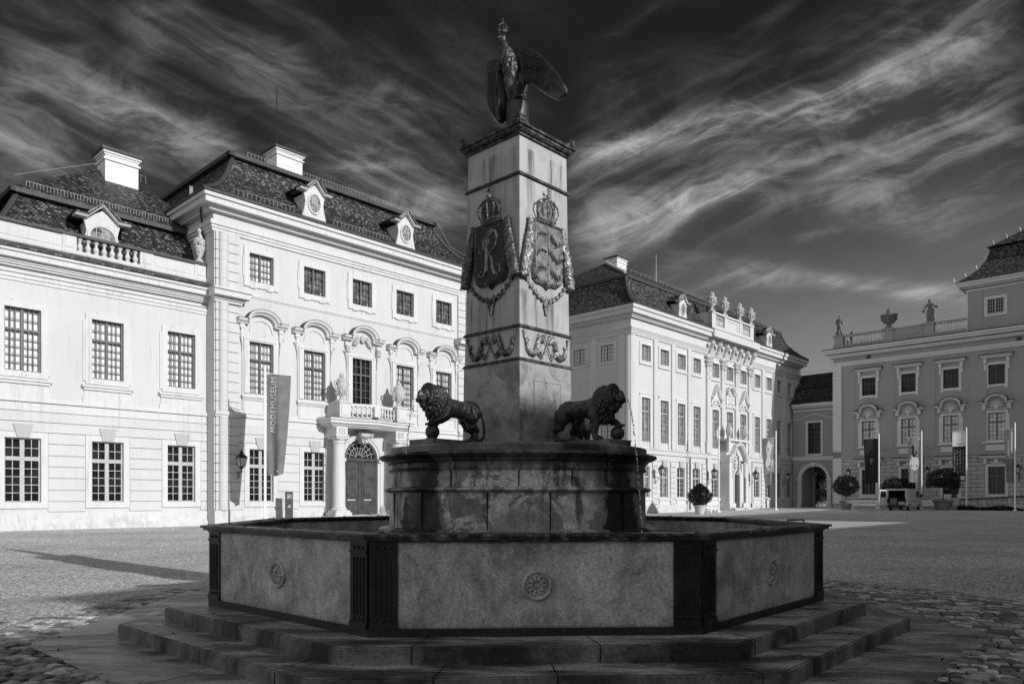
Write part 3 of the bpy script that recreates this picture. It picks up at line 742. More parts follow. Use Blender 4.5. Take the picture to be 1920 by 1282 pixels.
# ================================================================ tall pavilion (B) with the columned portal
fb = Fac(42.3, 'v', 19.6)
B = fb.building('palace_pavilion', 'tall white palace pavilion with curved window hoods and a columned balcony portal')
def quoins(m, s, sg, z0, z1, step=.565, z=None, wide=1.55):
    n = round((z1-z0)/step); st = (z1-z0)/n
    for k in range(n):
        a, b = z0+k*st+.022, z0+(k+1)*st-.022
        m.box(s, s+sg*wide, -.14, 0, a, b)
        m.lathe([(.30, a), (.30, b)], s+sg*.55, -.10, 0, 14); m.box(s+sg*.06, s+sg*.22, -.26, -.10, a, b)
    m.box(s+.01*sg, s+sg*(wide-.02), -.07, 0, z0, z1); m.lathe([(.285, z0), (.285, z1)], s+sg*.55, -.10, 0, 14)
def build_B():
    L = 20.7; D = 16.0; c0 = 10.35
    cs = [c0+k*3.68 for k in (-2, -1, 0, 1, 2)]
    dc = c0-.09
    gr = [c for i, c in enumerate(cs) if i != 2]
    ops = [(c-.785, c+.785, 14.65, 16.35) for c in cs]+[(c-.785, c+.785, 7.9, 11.03) for c in cs]+[(c-.785, c+.785, 1.38, 4.55) for c in gr]
    ops += [(dc-1.36, dc+1.36, .47, 5.6)]
    m = MB(); wall(m, 0, L, -.4, 19.1, ops)
    m.box(0, L, .75, D, -.4, 19.1); m.box(0, .02, 0, .75, -.4, 19.1); m.box(L-.02, L, 0, .75, -.4, 19.1)
    # the wall above the round door head
    r = 1.36; sp = [(dc-r, 5.62), (dc-r, 4.2)]+[(dc+r*cos(a), 4.2+r*sin(a)) for a in [pi-pi*k/20 for k in range(1, 20)]]+[(dc+r, 4.2), (dc+r, 5.62)]
    m.prism(sp, -.005, .28); m.build('wall', 'plaster', B)
    for i, c in enumerate(cs):
        t = MB()
        ring(t, c-.785, c+.785, 14.65, 16.35, .34, -.10)
        for a in (-1, 1): t.box(c+a*1.05, c+a*1.2, -.07, 0, 14.9, 16.1); t.box(c+a*.35, c+a*.75, -.103, 0, 16.69, 16.76); t.box(c+a*.35, c+a*.75, -.103, 0, 14.24, 14.31)
        # piano nobile
        t.build('window_surround', 'trim', B); t = MB()
        zb = 7.9
        t.box(c-1.12, c-.785, -.09, 0, zb, 11.25); t.box(c+.785, c+1.12, -.09, 0, zb, 11.25); t.box(c-.785, c+.785, -.09, 0, 11.03, 11.25)
        t.box(c-.98, c+.98, -.13, -.09, 11.12, 11.2)
        if i != 2:
            t.box(c-1.3, c+1.3, -.22, 0, 7.62, 7.76); t.box(c-1.24, c+1.24, -.14, 0, 7.5, 7.62); t.box(c-1.12, c+1.12, -.06, 0, 6.65, 7.5)
        hz = 12.0 if i != 2 else 12.15
        prof = [(0, -.02), (0, -.26), (.09, -.30), (.13, -.44), (.25, -.50), (.28, -.50), (.28, -.02)]
        t.sweep(hood_path(c, 1.62, .82, hz, .62 if i != 2 else .72), prof)
        t.sweep([(c+.72*cos(a), 11.62+.72*sin(a)) for a in [pi-pi*k/14 for k in range(15)]], [(0, -.02), (0, -.07), (.05, -.07), (.05, -.02)])
        lc = MB(); lc.sweep(hood_path(c, 1.64, .82, hz, .62 if i != 2 else .72), [(.282, -.02), (.282, -.52), (.31, -.52), (.31, -.02)]); lc.build('hood_cover', 'lead_sheet', B)
        for sg in (-1, 1):
            t.box(c+sg*1.12, c+sg*1.42, -.2, 0, 11.75, 12.02); t.box(c+sg*1.16, c+sg*1.34, -.14, 0, 11.2, 11.75)
            volute(t, c+sg*1.33, -.12, 11.35, .17, sg, .035)
            t.tube([(c+sg*1.3, -.1, 11.2), (c+sg*1.22, -.08, 10.7), (c+sg*1.24, -.06, 10.3)], [.08, .05, .02], 6)
            t.box(c+sg*1.16, c+sg*1.24, -.09, 0, 6.9 if i != 2 else 7.9, 10.4)
        t.build('window_surround', 'trim', B)
    for c in gr:
        t = MB(); ring(t, c-.785, c+.785, 1.38, 4.55, .30, -.095); t.build('window_surround', 'trim', B); t = MB(); keystone(t, c, 4.55, 5.25, .52, .86); t.build('keystone', 'keystone_plaster', B)
    o = MB(); c = cs[2]
    rr = random.Random(2)
    o.ell((c, -.16, 12.35), (.2, .12, .26))
    for sg in (-1, 1):
        for k in range(7): a = k/6; o.tube([(c+sg*(.12+.5*a), -.1, 12.25+.3*sin(a*3)), (c+sg*(.25+.5*a), -.18, 12.1+.25*cos(a*4)), (c+sg*(.3+.55*a), -.08, 11.95+.1*cos(a*9))], [.03, .05, .02], 5)
        o.box(c+sg*1.1, c+sg*1.38, -.3, 0, 11.35, 11.8); volute(o, c+sg*1.24, -.3, 11.6, .13, sg, .04)
    o.build('relief_over_balcony_door', 'stone_urn', B)
    r = MB(); cut = [(c-1.1, c+1.1) for c in gr]+[(dc-2.9, dc+2.9)]
    courses(r, spans(1.55, L-1.55, cut), [.9, 1.43, 2.0, 2.61, 3.19, 3.75, 4.34, 4.9]); courses(r, spans(1.55, L-1.55, [(dc-2.9, dc+2.9)]), [4.9, 5.42, 5.92])
    r.build('rusticated_courses', 'plaster', B)
    for s_, sg in ((0, 1), (L, -1)):
        r = MB(); quoins(r, s_, sg, .9, 6.36); quoins(r, s_, sg, 6.66, 13.1); quoins(r, s_, sg, 13.8, 17.1); r.build('quoins', 'plaster', B)
    for s0, s1 in ((1.5, dc-3.0), (dc+3.0, L-1.5)):
        b = MB(); b.box(s0, s1, -.22, 0, -.3, .30); b.box(s0, s1, -.12, 0, .30, .88); b.build('plinth', 'trim', B); b = MB(); b.box(s0, s1, -.078, 0, 5.90, 5.97); b.box(s0, s1, -.07, 0, 5.96, 6.36); b.box(s0, s1, -.17, 0, 6.40, 6.47); b.box(s0, s1, -.11, 0, 6.47, 6.62); b.build('string_course', 'trim', B)
    for s0, s1 in ((0, 1.6), (L-1.6, L)):
        b = MB(); b.box(s0, s1, -.24, 0, -.3, .9); b.build('plinth', 'trim', B); b = MB(); b.box(s0, s1, -.30, 0, 6.36, 6.47); b.box(s0, s1, -.38, 0, 6.47, 6.66); b.build('string_course', 'trim', B)
        b = MB(); b.box(s0-.05, s1+.05, -.32, 0, 13.0, 13.14); b.box(s0-.12, s1+.12, -.42, 0, 13.14, 13.3); b.box(s0-.25, s1+.35, -.75, 0, 13.3, 13.62); b.box(s0-.3, s1+.42, -.86, 0, 13.62, 13.72); b.build('corner_capital', 'trim', B)
    b = MB(); b.box(1.6, L-1.6, -.05, 0, 13.66, 13.74); b.box(1.6, L-1.6, -.09, 0, 13.74, 13.82)
    b.build('upper_string_course', 'trim', B)
    e = MB(); pr = [(17.1, 17.28, .10), (17.28, 17.45, .16), (17.45, 17.7, .24), (18.22, 18.34, .34), (18.34, 18.44, .44), (18.44, 18.78, .78), (18.78, 19.0, .90)]
    entab(e, 0, L, pr, (1, 1))
    for z0, z1, p in pr:
        e.box(-p, 0, 0, D, z0, z1); e.box(L, L+p, 0, D, z0, z1)
    e.build('cornice', 'trim', B)
    g = MB(); g.box(-1.0, L+1.0, -1.0, -.86, 19.0, 19.12); g.box(-1.0, -.86, -1, D, 19.0, 19.12); g.box(L+.86, L+1, -1, D, 19.0, 19.12); g.build('gutter', 'lead_sheet', B)
    rf = MB(); mansard(rf, -.92, L+.92, -.92, D+.5, [(0, 19.08), (.9, 19.62), (1.75, 20.35), (2.5, 21.3), (3.05, 22.4), (3.2, 22.85)])
    mansard(rf, 2.0, L-2.0, 2.0, D-2.5, [(0, 23.02), (.3, 23.12)], 25.0, 5); rf.build('roof', 'roof_tiles', B, uv=True)
    v = MB()
    for a in ((1.92, L-1.92, 1.92, 2.3), (1.92, 2.3, 1.92, D-2.4), (L-2.3, L-1.92, 1.92, D-2.4)): v.box(*a, 22.78, 23.04)
    v.build('roof_moulding', 'lead_sheet', B)
    for s_, sg in ((-.92, 1), (L+.92, -1)):
        h = MB(); h.tube([(s_+sg*(i+.02), -.92+i, z) for i, z in [(0, 19.1), (.9, 19.66), (1.75, 20.4), (2.5, 21.35), (3.05, 22.4), (3.15, 22.8)]], .16, 6)
        h.build('hip_flashing', 'lead_sheet', B)
    for sg in (-1, 1): dormer(B, c0+sg*3.72, -.1, 19.42, 1.85, 2.45, 2.0)
    chimney(B, fb.S(533, 6.0), 6.0, 24.0, 26.15, 2.0, 1.5)
    mst = MB(); mst.tube([(fb.S(519, 6), 6, 26.1), (fb.S(519, 6), 6, 30.6)], [.06, .035], 5); mst.ell((fb.S(519, 6), 6, 26.4), .26, 8, 6); mst.build('mast', 'black_iron', B)
    sn = MB()
    rail(sn, (3.3, 2.25, 23.1), (L-3.3, 2.25, 23.1), 60, .34, .011); rail(sn, (1.2, -.15, 19.55), (c0-5.2, -.15, 19.55), 14, .3, .011)
    rail(sn, (c0-2.3, -.15, 19.55), (c0+2.3, -.15, 19.55), 16, .3, .011)
    rail(sn, (-.7, 1.5, 19.3), (.3, 3.4, 20.1), 5, .6, .014)
    sn.tube([(L+.9, -.8, 19.5), (L-1.2, 1.2, 21.2), (L-2.1, 2.0, 23.4)], .012, 4); sn.build('snow_guard', 'window_wood_grey', B)
    dp = MB(); dp.tube([(-.6, .2, 18.7), (-.3, .9, 18.1), (-.12, 1.1, 17.6), (-.12, 1.1, 14.0)], .07, 6); dp.build('downpipe', 'lead_sheet', B)
    for i, c in enumerate(cs):
        window(B, c, 14.65, 1.57, 1.7, 6, 0, 4, 0, 'window_wood_dark', 'pane_mixed' if i else 'curtain', gap=.07)
        window(B, c, 7.9, 1.57, 3.13, 6 if i != 2 else 4, 2, 5 if i != 2 else 4, .34, 'window_wood_dark', 'curtain' if i != 2 else 'pane_dark', gap=.09)
    for c in gr: window(B, c, 1.38, 1.57, 3.17, 4, 2, 5, .32, 'window_wood_grey', 'pane_dark', gap=.04, mull=.2)
    # door
    d = MB(); d.box(dc-1.34, dc+1.34, .2, .3, .47, 4.2); d.box(dc-.05, dc+.05, .15, .2, .47, 4.1)
    for sg in (-1, 1):
        for z0, z1 in ((.75, 1.35), (1.55, 2.65), (2.85, 3.95)):
            x0, x1 = sorted((dc+sg*.2, dc+sg*1.18)); d.box(x0, x1, .15, .2, z0, z1); d.box(x0+.14, x1-.14, .11, .15, z0+.13, z1-.13)
    d.box(dc-1.36, dc+1.36, .08, .2, 4.1, 4.3)
    do = d.build('door', 'door_wood', B)
    f = MB(); f.prism([(dc-1.34, 4.3)]+[(dc+1.34*cos(a), 4.22+1.34*sin(a)) for a in [pi-pi*k/16 for k in range(1, 16)]]+[(dc+1.34, 4.3)], .24, .26)
    fo = f.build('fanlight', 'pane_dark', do)
    f = MB()
    for k in range(1, 9): a = pi*k/9; f.tube([(dc+.25*cos(a), .2, 4.32+.25*sin(a)), (dc+1.3*cos(a), .2, 4.24+1.3*sin(a))], .022, 4)
    for rr_ in (.28, .75, 1.05): f.tube([(dc+rr_*cos(pi*k/14), .2, 4.28+rr_*sin(pi*k/14)) for k in range(15)], .018, 4)
    f.build('fanlight_bars', 'window_wood_grey', fo)
    hs = MB(); hs.box(dc-1.0, dc-.35, .098, .104, 1.46, 1.5); hs.box(dc+.35, dc+.95, .098, .104, 1.46, 1.5); hs.build('door_plate', 'white_paint', do)
build_B()
def portal():
    """columned porch in front of the pavilion door with a balcony on top"""
    dc = 10.26; P_ = MB()
    P_.box(dc-3.2, dc+3.2, -1.75, -.0, -.3, .30); P_.box(dc-3.15, dc+3.15, -1.55, 0, .30, .45)
    root = P_.build('portal', 'trim', B)
    for sg in (-1, 1):
        x = dc+sg*2.38; y = -1.0; m = MB()
        m.box(x-.62, x+.62, y-.55, y+.5, .45, .68); m.box(x-.52, x+.52, y-.5, y+.5, .68, .82)
        m.lathe([(.50, .82), (.52, .88), (.48, .95), (.42, .99), (.44, 1.05), (.40, 1.1), (.41, 2.6), (.36, 5.02), (.35, 5.1), (.41, 5.14), (.37, 5.19), (.38, 5.3), (.46, 5.36), (.47, 5.42)], x, y, 0, 24)
        m.box(x-.5, x+.5, y-.5, y+.5, 5.42, 5.5)
        m.build('column', 'trim', root, smooth=False)
        n = MB(); n.box(x-.42, x+.42, y-.36, 0, 5.5, 6.2)
        n.box(x-.5, x+.5, y-.44, 0, 5.56, 5.66)
        for k in (-.2, -.07, .07, .2): n.box(x+k-.035, x+k+.035, y-.42, y-.36, 5.72, 6.12)
        n.box(x-.42, x+.42, -.18, 0, .45, 5.5)
        n.build('impost_block', 'trim', root)
    a = MB()
    arch = [(dc-1.36, .47), (dc-1.36, 4.2)]+[(dc+1.36*cos(q), 4.2+1.36*sin(q)) for q in [pi-pi*k/22 for k in range(1, 22)]]+[(dc+1.36, 4.2), (dc+1.36, .47)]
    a.sweep(arch, [(0, 0), (0, -.10), (.14, -.14), (.16, -.2), (.34, -.26), (.38, -.2), (.38, 0)])
    a.box(dc-1.86, dc-1.34, -.3, 0, 4.05, 4.25); a.box(dc+1.34, dc+1.86, -.3, 0, 4.05, 4.25)
    a.build('door_arch', 'trim', root)
    k = MB()
    for i in range(5): k.lathe([(.15+.05*cos(i*2.1), -.1), (.17+.05*cos(i*2.1), .1)], 0, 0, 0, 10) if False else None
    k.M = Matrix.Translation((dc, -.62, 5.85)) @ Matrix.Rotation(pi/2, 4, 'Y')
    k.lathe([(.05, -.52), (.2, -.5), (.24, -.38), (.17, -.3), (.24, -.15), (.26, 0), (.24, .15), (.17, .3), (.24, .38), (.2, .5), (.05, .52)], n=14)
    k.M = None; k.prism([(dc-.22, 5.3), (dc+.22, 5.3), (dc+.34, 5.9), (dc-.34, 5.9)], -.55, 0); volute(k, dc, -.58, 5.55, .2, 1, .06)
    k.build('keystone_scroll', 'stone_urn', root)
    # balcony: front edge swings in and out
    def edge(off):
        pts = []
        for i in range(25):
            u = -1+2*i/24; x = dc+u*(3.15+off); y = -1.36-off
            w = abs(u)
            if w < .62: y -= .42*(cos(pi*w/.62)*.5+.5)-.1*(1 if False else 0)
            pts.append((x, y))
        return pts
    s = MB()
    for z0, z1, off in ((6.2, 6.3, -.2), (6.3, 6.42, -.05), (6.42, 6.62, .12), (6.62, 6.74, .22)):
        s.slab(edge(off)+[(dc+3.3+off, 0), (dc-3.3-off, 0)], z0, z1)
    s.build('balcony_slab', 'trim', root)
    t = MB(); t.slab(edge(.2)+[(dc+3.4, 0), (dc-3.4, 0)], 6.745, 6.79); t.build('balcony_deck', 'lead_sheet', root)
    b = MB(); e = edge(-.12)
    for sg in (-1, 1):
        x = dc+sg*2.3; b.box(x-.42, x+.42, -1.6, -.8, 6.79, 7.72); b.box(x-.3, x+.3, -1.64, -1.6, 6.95, 7.6); b.box(x-.42 if sg < 0 else x+.1, x-.1 if sg < 0 else x+.42, -.8, 0, 6.79, 7.72)
        b.box(x-.5, x+.5, -1.68, -.72, 7.72, 7.82)
    b.slab([(x, y) for x, y in e if abs(x-dc) < 2.0]+[(x, y+.3) for x, y in reversed(e) if abs(x-dc) < 2.0], 6.79, 6.93)
    b.slab([(x, y) for x, y in e if abs(x-dc) < 2.0]+[(x, y+.3) for x, y in reversed(e) if abs(x-dc) < 2.0], 7.62, 7.78)
    b.box(dc-.24, dc+.24, -1.94, -1.6, 6.93, 7.62)
    b.build('balustrade', 'trim', root)
    q = MB()
    for i in range(13):
        x = dc-1.85+3.7*i/12
        if abs(x-dc) < .3: continue
        u = abs(x-dc)/3.3; y = -1.24-(.42*(cos(pi*u/.62)*.5+.5) if u < .62 else 0); baluster(q, x, y, 6.93, .69, .1)
    q.build('balusters', 'trim', root)
portal()

# ================================================================ urns
def urn(name, label, loc, rz, h=1.9, style=0, group=None):
    t = thing(name, label, 'urn', loc, rz, group); k = h/1.9
    m = MB(); m.M = Matrix.Scale(k, 4)
    if style == 0:
        m.lathe([(.3, 0), (.3, .08), (.2, .14), (.1, .24), (.13, .32), (.27, .5), (.38, .8), (.40, 1.1), (.33, 1.22), (.36, 1.28), (.36, 1.34)], n=16)
    else:
        m.lathe([(.36, 0), (.36, .1), (.24, .16), (.13, .36), (.17, .44), (.36, .62), (.37, .74), (.26, .86), (.40, 1.12), (.50, 1.24), (.5, 1.3)], n=16)
    m.build('vase', 'stone_urn', t, smooth=True)
    l = MB(); l.M = m.M
    if style == 0: l.lathe([(.35, 1.34), (.26, 1.45), (.12, 1.52), (.16, 1.6), (.12, 1.72), (.04, 1.84)], n=12)
    else:
        l.lathe([(.46, 1.3), (.3, 1.42), (.16, 1.5)], n=12)
        for i in range(9):
            a = i*.7; l.ell((.16*cos(a), .16*sin(a), 1.5+.12*(i % 3)), (.1, .1, .14), 6, 5)
        l.ell((0, 0, 1.78), (.1, .1, .13), 6, 5)
    l.build('lid', 'stone_urn', t)
    g = MB(); g.M = m.M
    if style == 0:
        for sg in (-1, 1): g.tube([(sg*.33, 0, 1.25), (sg*.5, 0, 1.28), (sg*.53, 0, 1.1), (sg*.40, 0, .9), (sg*.46, 0, .72), (sg*.33, 0, .66)], [.04, .06, .06, .05, .04, .03], 6)
        for i in range(8): a = i*pi/4; g.tube([(.3*cos(a), .3*sin(a), .5), (.40*cos(a), .40*sin(a), .95)], [.03, .02], 4)
    else:
        for i in range(10): a = i*pi/5; g.tube([(.39*cos(a), .39*sin(a), 1.05), (.44*cos(a), .44*sin(a), .9), (.36*cos(a), .36*sin(a), .66)], [.05, .07, .03], 5)
    g.build('ornament', 'stone_weathered', t)
    return t
dcs = 10.26
ua = urn('garden_urn', 'carved stone urn on the left pedestal of the portal balcony', fb.world(dcs-2.3, -1.2, 7.82), ANG, 1.95, 0, 'urns on the portal balcony')
copy_tree(ua, fb.world(dcs+2.3, -1.2, 7.82), ANG, 'carved stone urn on the right pedestal of the portal balcony, beside the lion', group='urns on the portal balcony')
fin = thing('finial_urn', 'white stone urn with carved flame on the parapet end, against the corner quoins', 'urn', fa.world(33.25, .2, 15.36), ANG)
m = MB(); m.lathe([(.26, 0), (.26, .08), (.12, .2), (.1, .32), (.22, .5), (.3, .82), (.33, .9), (.28, .96)], n=14); m.build('vase', 'stone_urn', fin, smooth=True)
m = MB(); rr = random.Random(5)
for i in range(16): a = i*2.4; m.ell((.2*cos(a), .2*sin(a), 1.05+.02*i), (.15, .13, .13), 6, 5)
m.tube([(0, 0, 1.2), (.05, 0, 1.55), (-.02, 0, 1.72)], [.2, .12, .1], 8); m.ell((0, 0, 1.85), (.13, .13, .16), 8, 6); m.build('flame', 'stone_urn', fin)

# ================================================================ long range to the right of the obelisk (R)
fr = Fac(41.5, 'v', 60.9)
R_ = fr.building('palace_range', 'long white three-storey palace range with central gable urns, to the right of the obelisk')
def build_R():
    L = 40.3; D = 19.0; c0 = 20.2
    cs = [x-60.9 for x in (63.45, 66.9, 70.25, 73.5, 77.7, 81.1, 84.5, 88.3, 91.6, 94.8, 98.0)]
    ops = []
    for i, c in enumerate(cs):
        ops += [(c-.8, c+.8, 15.25, 16.85), (c-.78, c+.78, 7.2, 11.6)]
        if i != 5: ops.append((c-.78, c+.78, 1.65, 4.78))
    m = MB(); wall(m, 0, L, -.3, 20.2, ops, .3); m.box(.01, L, .5, D, -.3, 20.2); m.box(0, .012, 0, D, -.3, 20.2)
    m.build('wall', 'plaster', R_)
    for i, c in enumerate(cs):
        t = MB()
        ring(t, c-.8, c+.8, 15.25, 16.85, .28, -.08); ring(t, c-.8, c+.8, 15.25, 16.85, .12, -.13, -.08)
        t.box(c-1.14, c+1.14, -.16, 0, 14.86, 14.97)
        t.build('window_surround', 'trim_pale', R_); t = MB()
        t.box(c-1.06, c-.78, -.10, 0, 6.7, 11.9); t.box(c+.78, c+1.06, -.10, 0, 6.7, 11.9); t.box(c-.78, c+.78, -.10, 0, 11.6, 11.9); t.box(c-1.14, c+1.14, -.16, 0, 11.9, 12.0)
        t.box(c-1.2, c-1.06, -.05, 0, 6.6, 11.7); t.box(c+1.06, c+1.2, -.05, 0, 6.6, 11.7)
        if i != 5:
            k_ = MB(); keystone(k_, c, 4.78, 5.5, .6, .9); k_.build('keystone', 'keystone_plaster', R_); t.box(c-1.2, c+1.2, -.2, 0, 1.35, 1.52)
            t.prism([(c-1.0, 1.35), (c-.85, .9), (c+.85, .9), (c+1.0, 1.35)], -.08, 0)
        if 3 < i < 7:
            z = 12.2
            if i == 5: t.sweep(hood_path(c, 1.1, .75, 13.5, .75), [(0, -.02), (0, -.3), (.14, -.5), (.3, -.5), (.3, -.02)]); t.box(c-1.0, c+1.0, -.2, 0, 12.1, 13.5)
            else:
                path = [(c-1.25, z+.5), (c-.95, z+.5), (c-.55, z+.8), (c-.2, z+1.5), (c, z+2.0), (c+.2, z+1.5), (c+.55, z+.8), (c+.95, z+.5), (c+1.25, z+.5)]
                t.sweep(path, [(0, -.02), (0, -.35), (.12, -.5), (.26, -.5), (.26, -.02)]); t.prism([(c-.95, z)]+path[1:-1]+[(c+.95, z)], -.14, 0)
            for sg in (-1, 1): volute(t, c+sg*1.0, -.22, 12.1, .24, sg, .07)
            for k in range(5): t.ell((c-.5+.25*k, -.26, z+.3-.12*abs(k-2)+.2), (.14, .1, .14), 6, 5)
            if i == 5:
                for k in range(8): a = k*pi/4; t.ell((c+.4*cos(a), -.24, 13.1+.5*sin(a)), (.16, .12, .16), 6, 5)
        t.build('window_surround', 'trim_pale', R_)
    p = MB()
    for a, b in zip(cs[:-1], cs[1:]):
        i = cs.index(a); s = (a+b)/2; w = .34 if not 3 <= i <= 6 else .42
        if i == 3: s = b-1.72
        if i == 6: s = a+1.72
        p.box(s-w, s+w, -.22 if 3 <= i <= 6 else -.16, 0, 6.62, 17.6)
        if 3 <= i <= 6: p.box(s-w-.12, s+w+.12, -.24, 0, 6.62, 7.9); p.box(s-w-.12, s+w+.12, -.2, 0, .9, 6.2)
    p.box(L-1.2, L, -.09, 0, 6.62, 17.6)
    p.build('pilasters', 'plaster', R_)
    cn = MB()
    for s in (cs[4]-1.72, (cs[4]+cs[5])/2, (cs[5]+cs[6])/2, cs[6]+1.72):
        rr = random.Random(int(s*10))
        for z, w in ((17.3, .62), (16.9, .55), (16.5, .42)):
            for k in range(5): cn.ell((s-w+w*k/2, -.24-rr.random()*.08, z+rr.uniform(-.1, .1)), (.17, .14, .19), 6, 5)
        for k in range(5): cn.ell((s+rr.uniform(-.2, .2), -.2, 16.1-k*.28), (.15-.02*k, .1, .15), 6, 5)
    for k in range(7):
        s = cs[4]-1.7+k*(cs[6]-cs[4]+3.4)/6
        cn.tube([(s, -.65, 19.1), (s, -.7, 18.8), (s, -.35, 18.2), (s, -.3, 17.8)], [.2, .3, .2, .12], 8)
        for q in (-1, 1): cn.ell((s+q*.16, -.66, 18.9), (.14, .12, .16), 6, 5)
        cn.ell((s, -.45, 18.35), (.2, .16, .14), 6, 5)
    cn.build('carved_corbels_and_capitals', 'stone_urn', R_)
    r = MB(); cut = [(c-1.15, c+1.15) for i, c in enumerate(cs) if i != 5]+[(cs[5]-2.3, cs[5]+2.3)]
    zz = [.95, 1.5, 2.05, 2.6, 3.15, 3.7, 4.25, 4.8, 5.35]
    courses(r, spans(0.6, L, cut), zz, -.12, .06); courses(r, [(.6, L)], [5.35, 5.9], -.07, .05)
    r.build('rusticated_courses', 'plaster', R_)
    prof = [(17.6, 17.78, .12), (17.78, 17.98, .18), (17.98, 18.15, .26), (18.15, 18.25, .34), (19.2, 19.34, .35), (19.34, 19.5, .48), (19.5, 19.95, .8), (19.95, 20.28, .95)]
    e = MB(); entab(e, 0, L, prof, (1, 1))
    for z0, z1, pj in prof: e.box(-pj, 0, 0.02, D, z0, z1)
    cm = (cs[4]-2.2, cs[6]+2.2)
    e.box(cm[0], cm[1], -1.15, -.9, 19.5, 20.28)
    e.box(0, L, -.1, 0, .0-.2, .9); e.box(0, L, -.16, 0, 6.0, 6.2); e.box(0, L, -.1, 0, 6.2, 6.6); e.box(0, L, -.2, 0, 6.45, 6.55)
    e.box(-.1, 0, 0, D, -.2, .9); e.box(-.16, 0, 0, D, 6.0, 6.6)
    e.lathe([(.55, -.2), (.55, 17.6)], .42, .42, 0, 20)
    for z in (.9, 6.1, 6.5, 17.7, 18.1): e.lathe([(.66, z), (.66, z+.13)], .42, .42, 0, 20)
    for s in (-.0,): pass
    e.build('cornice_and_bands', 'plaster', R_)
    # side wall facing left: pilasters and windows
    sw = MB(); sw.M = Matrix.Rotation(-pi/2, 4, 'Z')
    sides = [-4.3, -8.6, -12.9]
    fs_ = Fac(60.9, 'u', 0)
    s1 = fs_.S(1139.5)+41.5; s2 = fs_.S(1088)+41.5
    sides = [s1, s2, 2*s2-s1, 3*s2-2*s1]
    for s in sides:
        for z0, z1 in ((15.25, 16.85), (7.2, 11.6), (1.65, 4.78)):
            ring(sw, s-.8, s+.8, z0, z1, .28, -.08); ring(sw, s-.8, s+.8, z0, z1, .12, -.13, -.08)
        sw.box((s+s1+(s1-s2))/2-.35 if s == s1 else s+(s1-s2)/2-.35, s+(s1-s2)/2+.35, -.09, 0, 6.62, 17.6)
    sw.build('side_wall_surrounds', 'trim_pale', R_)
    for s in sides:
        for z0, hh, b_ in ((15.25, 1.6, 4), (7.2, 4.4, 6), (1.65, 3.13, 5)):
            w = window(R_, 0, z0, 1.6, hh, 4, 0 if b_ == 4 else 2, b_, .3, 'window_wood_dark', 'pane_dark')
            w.location = (-.03, -s, z0); w.rotation_euler = (0, 0, -pi/2)
    rf = MB(); mansard(rf, -.92, L+.92, -.92, D+.92, [(0, 20.3), (.8, 20.85), (1.6, 21.6), (2.3, 22.6), (2.8, 24.0)])
    mansard(rf, 1.75, L-1.75, 1.75, D-1.75, [(0, 24.15), (.3, 24.4)], 28.6, 7.0); rf.build('roof', 'roof_tiles', R_, uv=True)
    v = MB(); v.box(1.7, L-1.7, 1.7, 2.05, 23.9, 24.18); v.box(1.7, 2.05, 1.7, D-1.7, 23.9, 24.18); v.box(L-2.05, L-1.7, 1.7, D-1.7, 23.9, 24.18)
    v.box(-1, L+1, -1, -.9, 20.28, 20.42); v.box(-1, -.9, -1, D+1, 20.28, 20.42); v.box(L+.9, L+1, -1, D+1, 20.28, 20.42); v.build('gutter', 'lead_sheet', R_)
    for s_, sg in ((-.92, 1), (L+.92, -1)):
        h = MB(); h.tube([(s_+sg*i, -.92+i, z+.03) for i, z in [(0, 20.3), (.8, 20.85), (1.6, 21.6), (2.3, 22.6), (2.8, 24.0)]], .2, 6); h.build('hip_flashing', 'lead_sheet', R_)
    h = MB(); h.tube([(2.1, 2.1, 24.45), (8.9, 9.5, 28.6)], .16, 6); h.build('hip_flashing', 'stone_weathered', R_)
    for sg in (-1, 1): dormer(R_, c0+sg*10.6, -.1, 20.55, 1.9, 2.55, 2.4)
    chimney(R_, 12.2, 10.4, 27.4, 30.0, 1.9, 1.6)
    ms = MB(); ms.tube([(19.5, 9.5, 28.5), (19.5, 9.5, 32)], [.06, .03], 5); rail(ms, (9, 9.5, 28.6), (L-9, 9.5, 28.6), 22, .3, .012); ms.tube([(L-2.2, 2.2, 24.6), (L-1, .4, 21.8), (L+.9, -.9, 20.7)], .014, 4); ms.build('mast_and_wire', 'window_wood_grey', R_)
    at = MB(); a0, a1 = cs[4]-1.75, cs[6]+1.75
    at.box(a0, a1, -.6, -.1, 20.3, 20.95); at.box(a0, a1, -.66, -.04, 22.25, 22.45)
    for s0, s1_ in ((a0, a0+.9), (cs[5]-2.2, cs[5]-1.5), (cs[5]-1.5, cs[5]+1.5), (cs[5]+1.5, cs[5]+2.2), (a1-.9, a1)): at.box(s0, s1_, -.58 if s1_-s0 < 1.2 else -.5, -.12, 20.95, 22.25)
    at.box(a0, a0+.5, -.5, 2.5, 20.3, 22.4); at.box(cs[5]-1.1, cs[5]+1.1, -.56, -.5, 21.9, 22.05); at.box(cs[5]+.95, cs[5]+1.1, -.56, -.5, 21.1, 21.9)
    at.build('attic_parapet', 'plaster', R_)
    bl = MB()
    for s0, s1_ in ((a0+.9, cs[5]-2.2), (cs[5]+2.2, a1-.9)):
        for k in range(7): baluster(bl, s0+(s1_-s0)*(k+.5)/7, -.35, 20.95, 1.3, .1, 6)
    bl.build('balusters', 'trim', R_)
    # ornate door case
    c = cs[5]; d = MB()
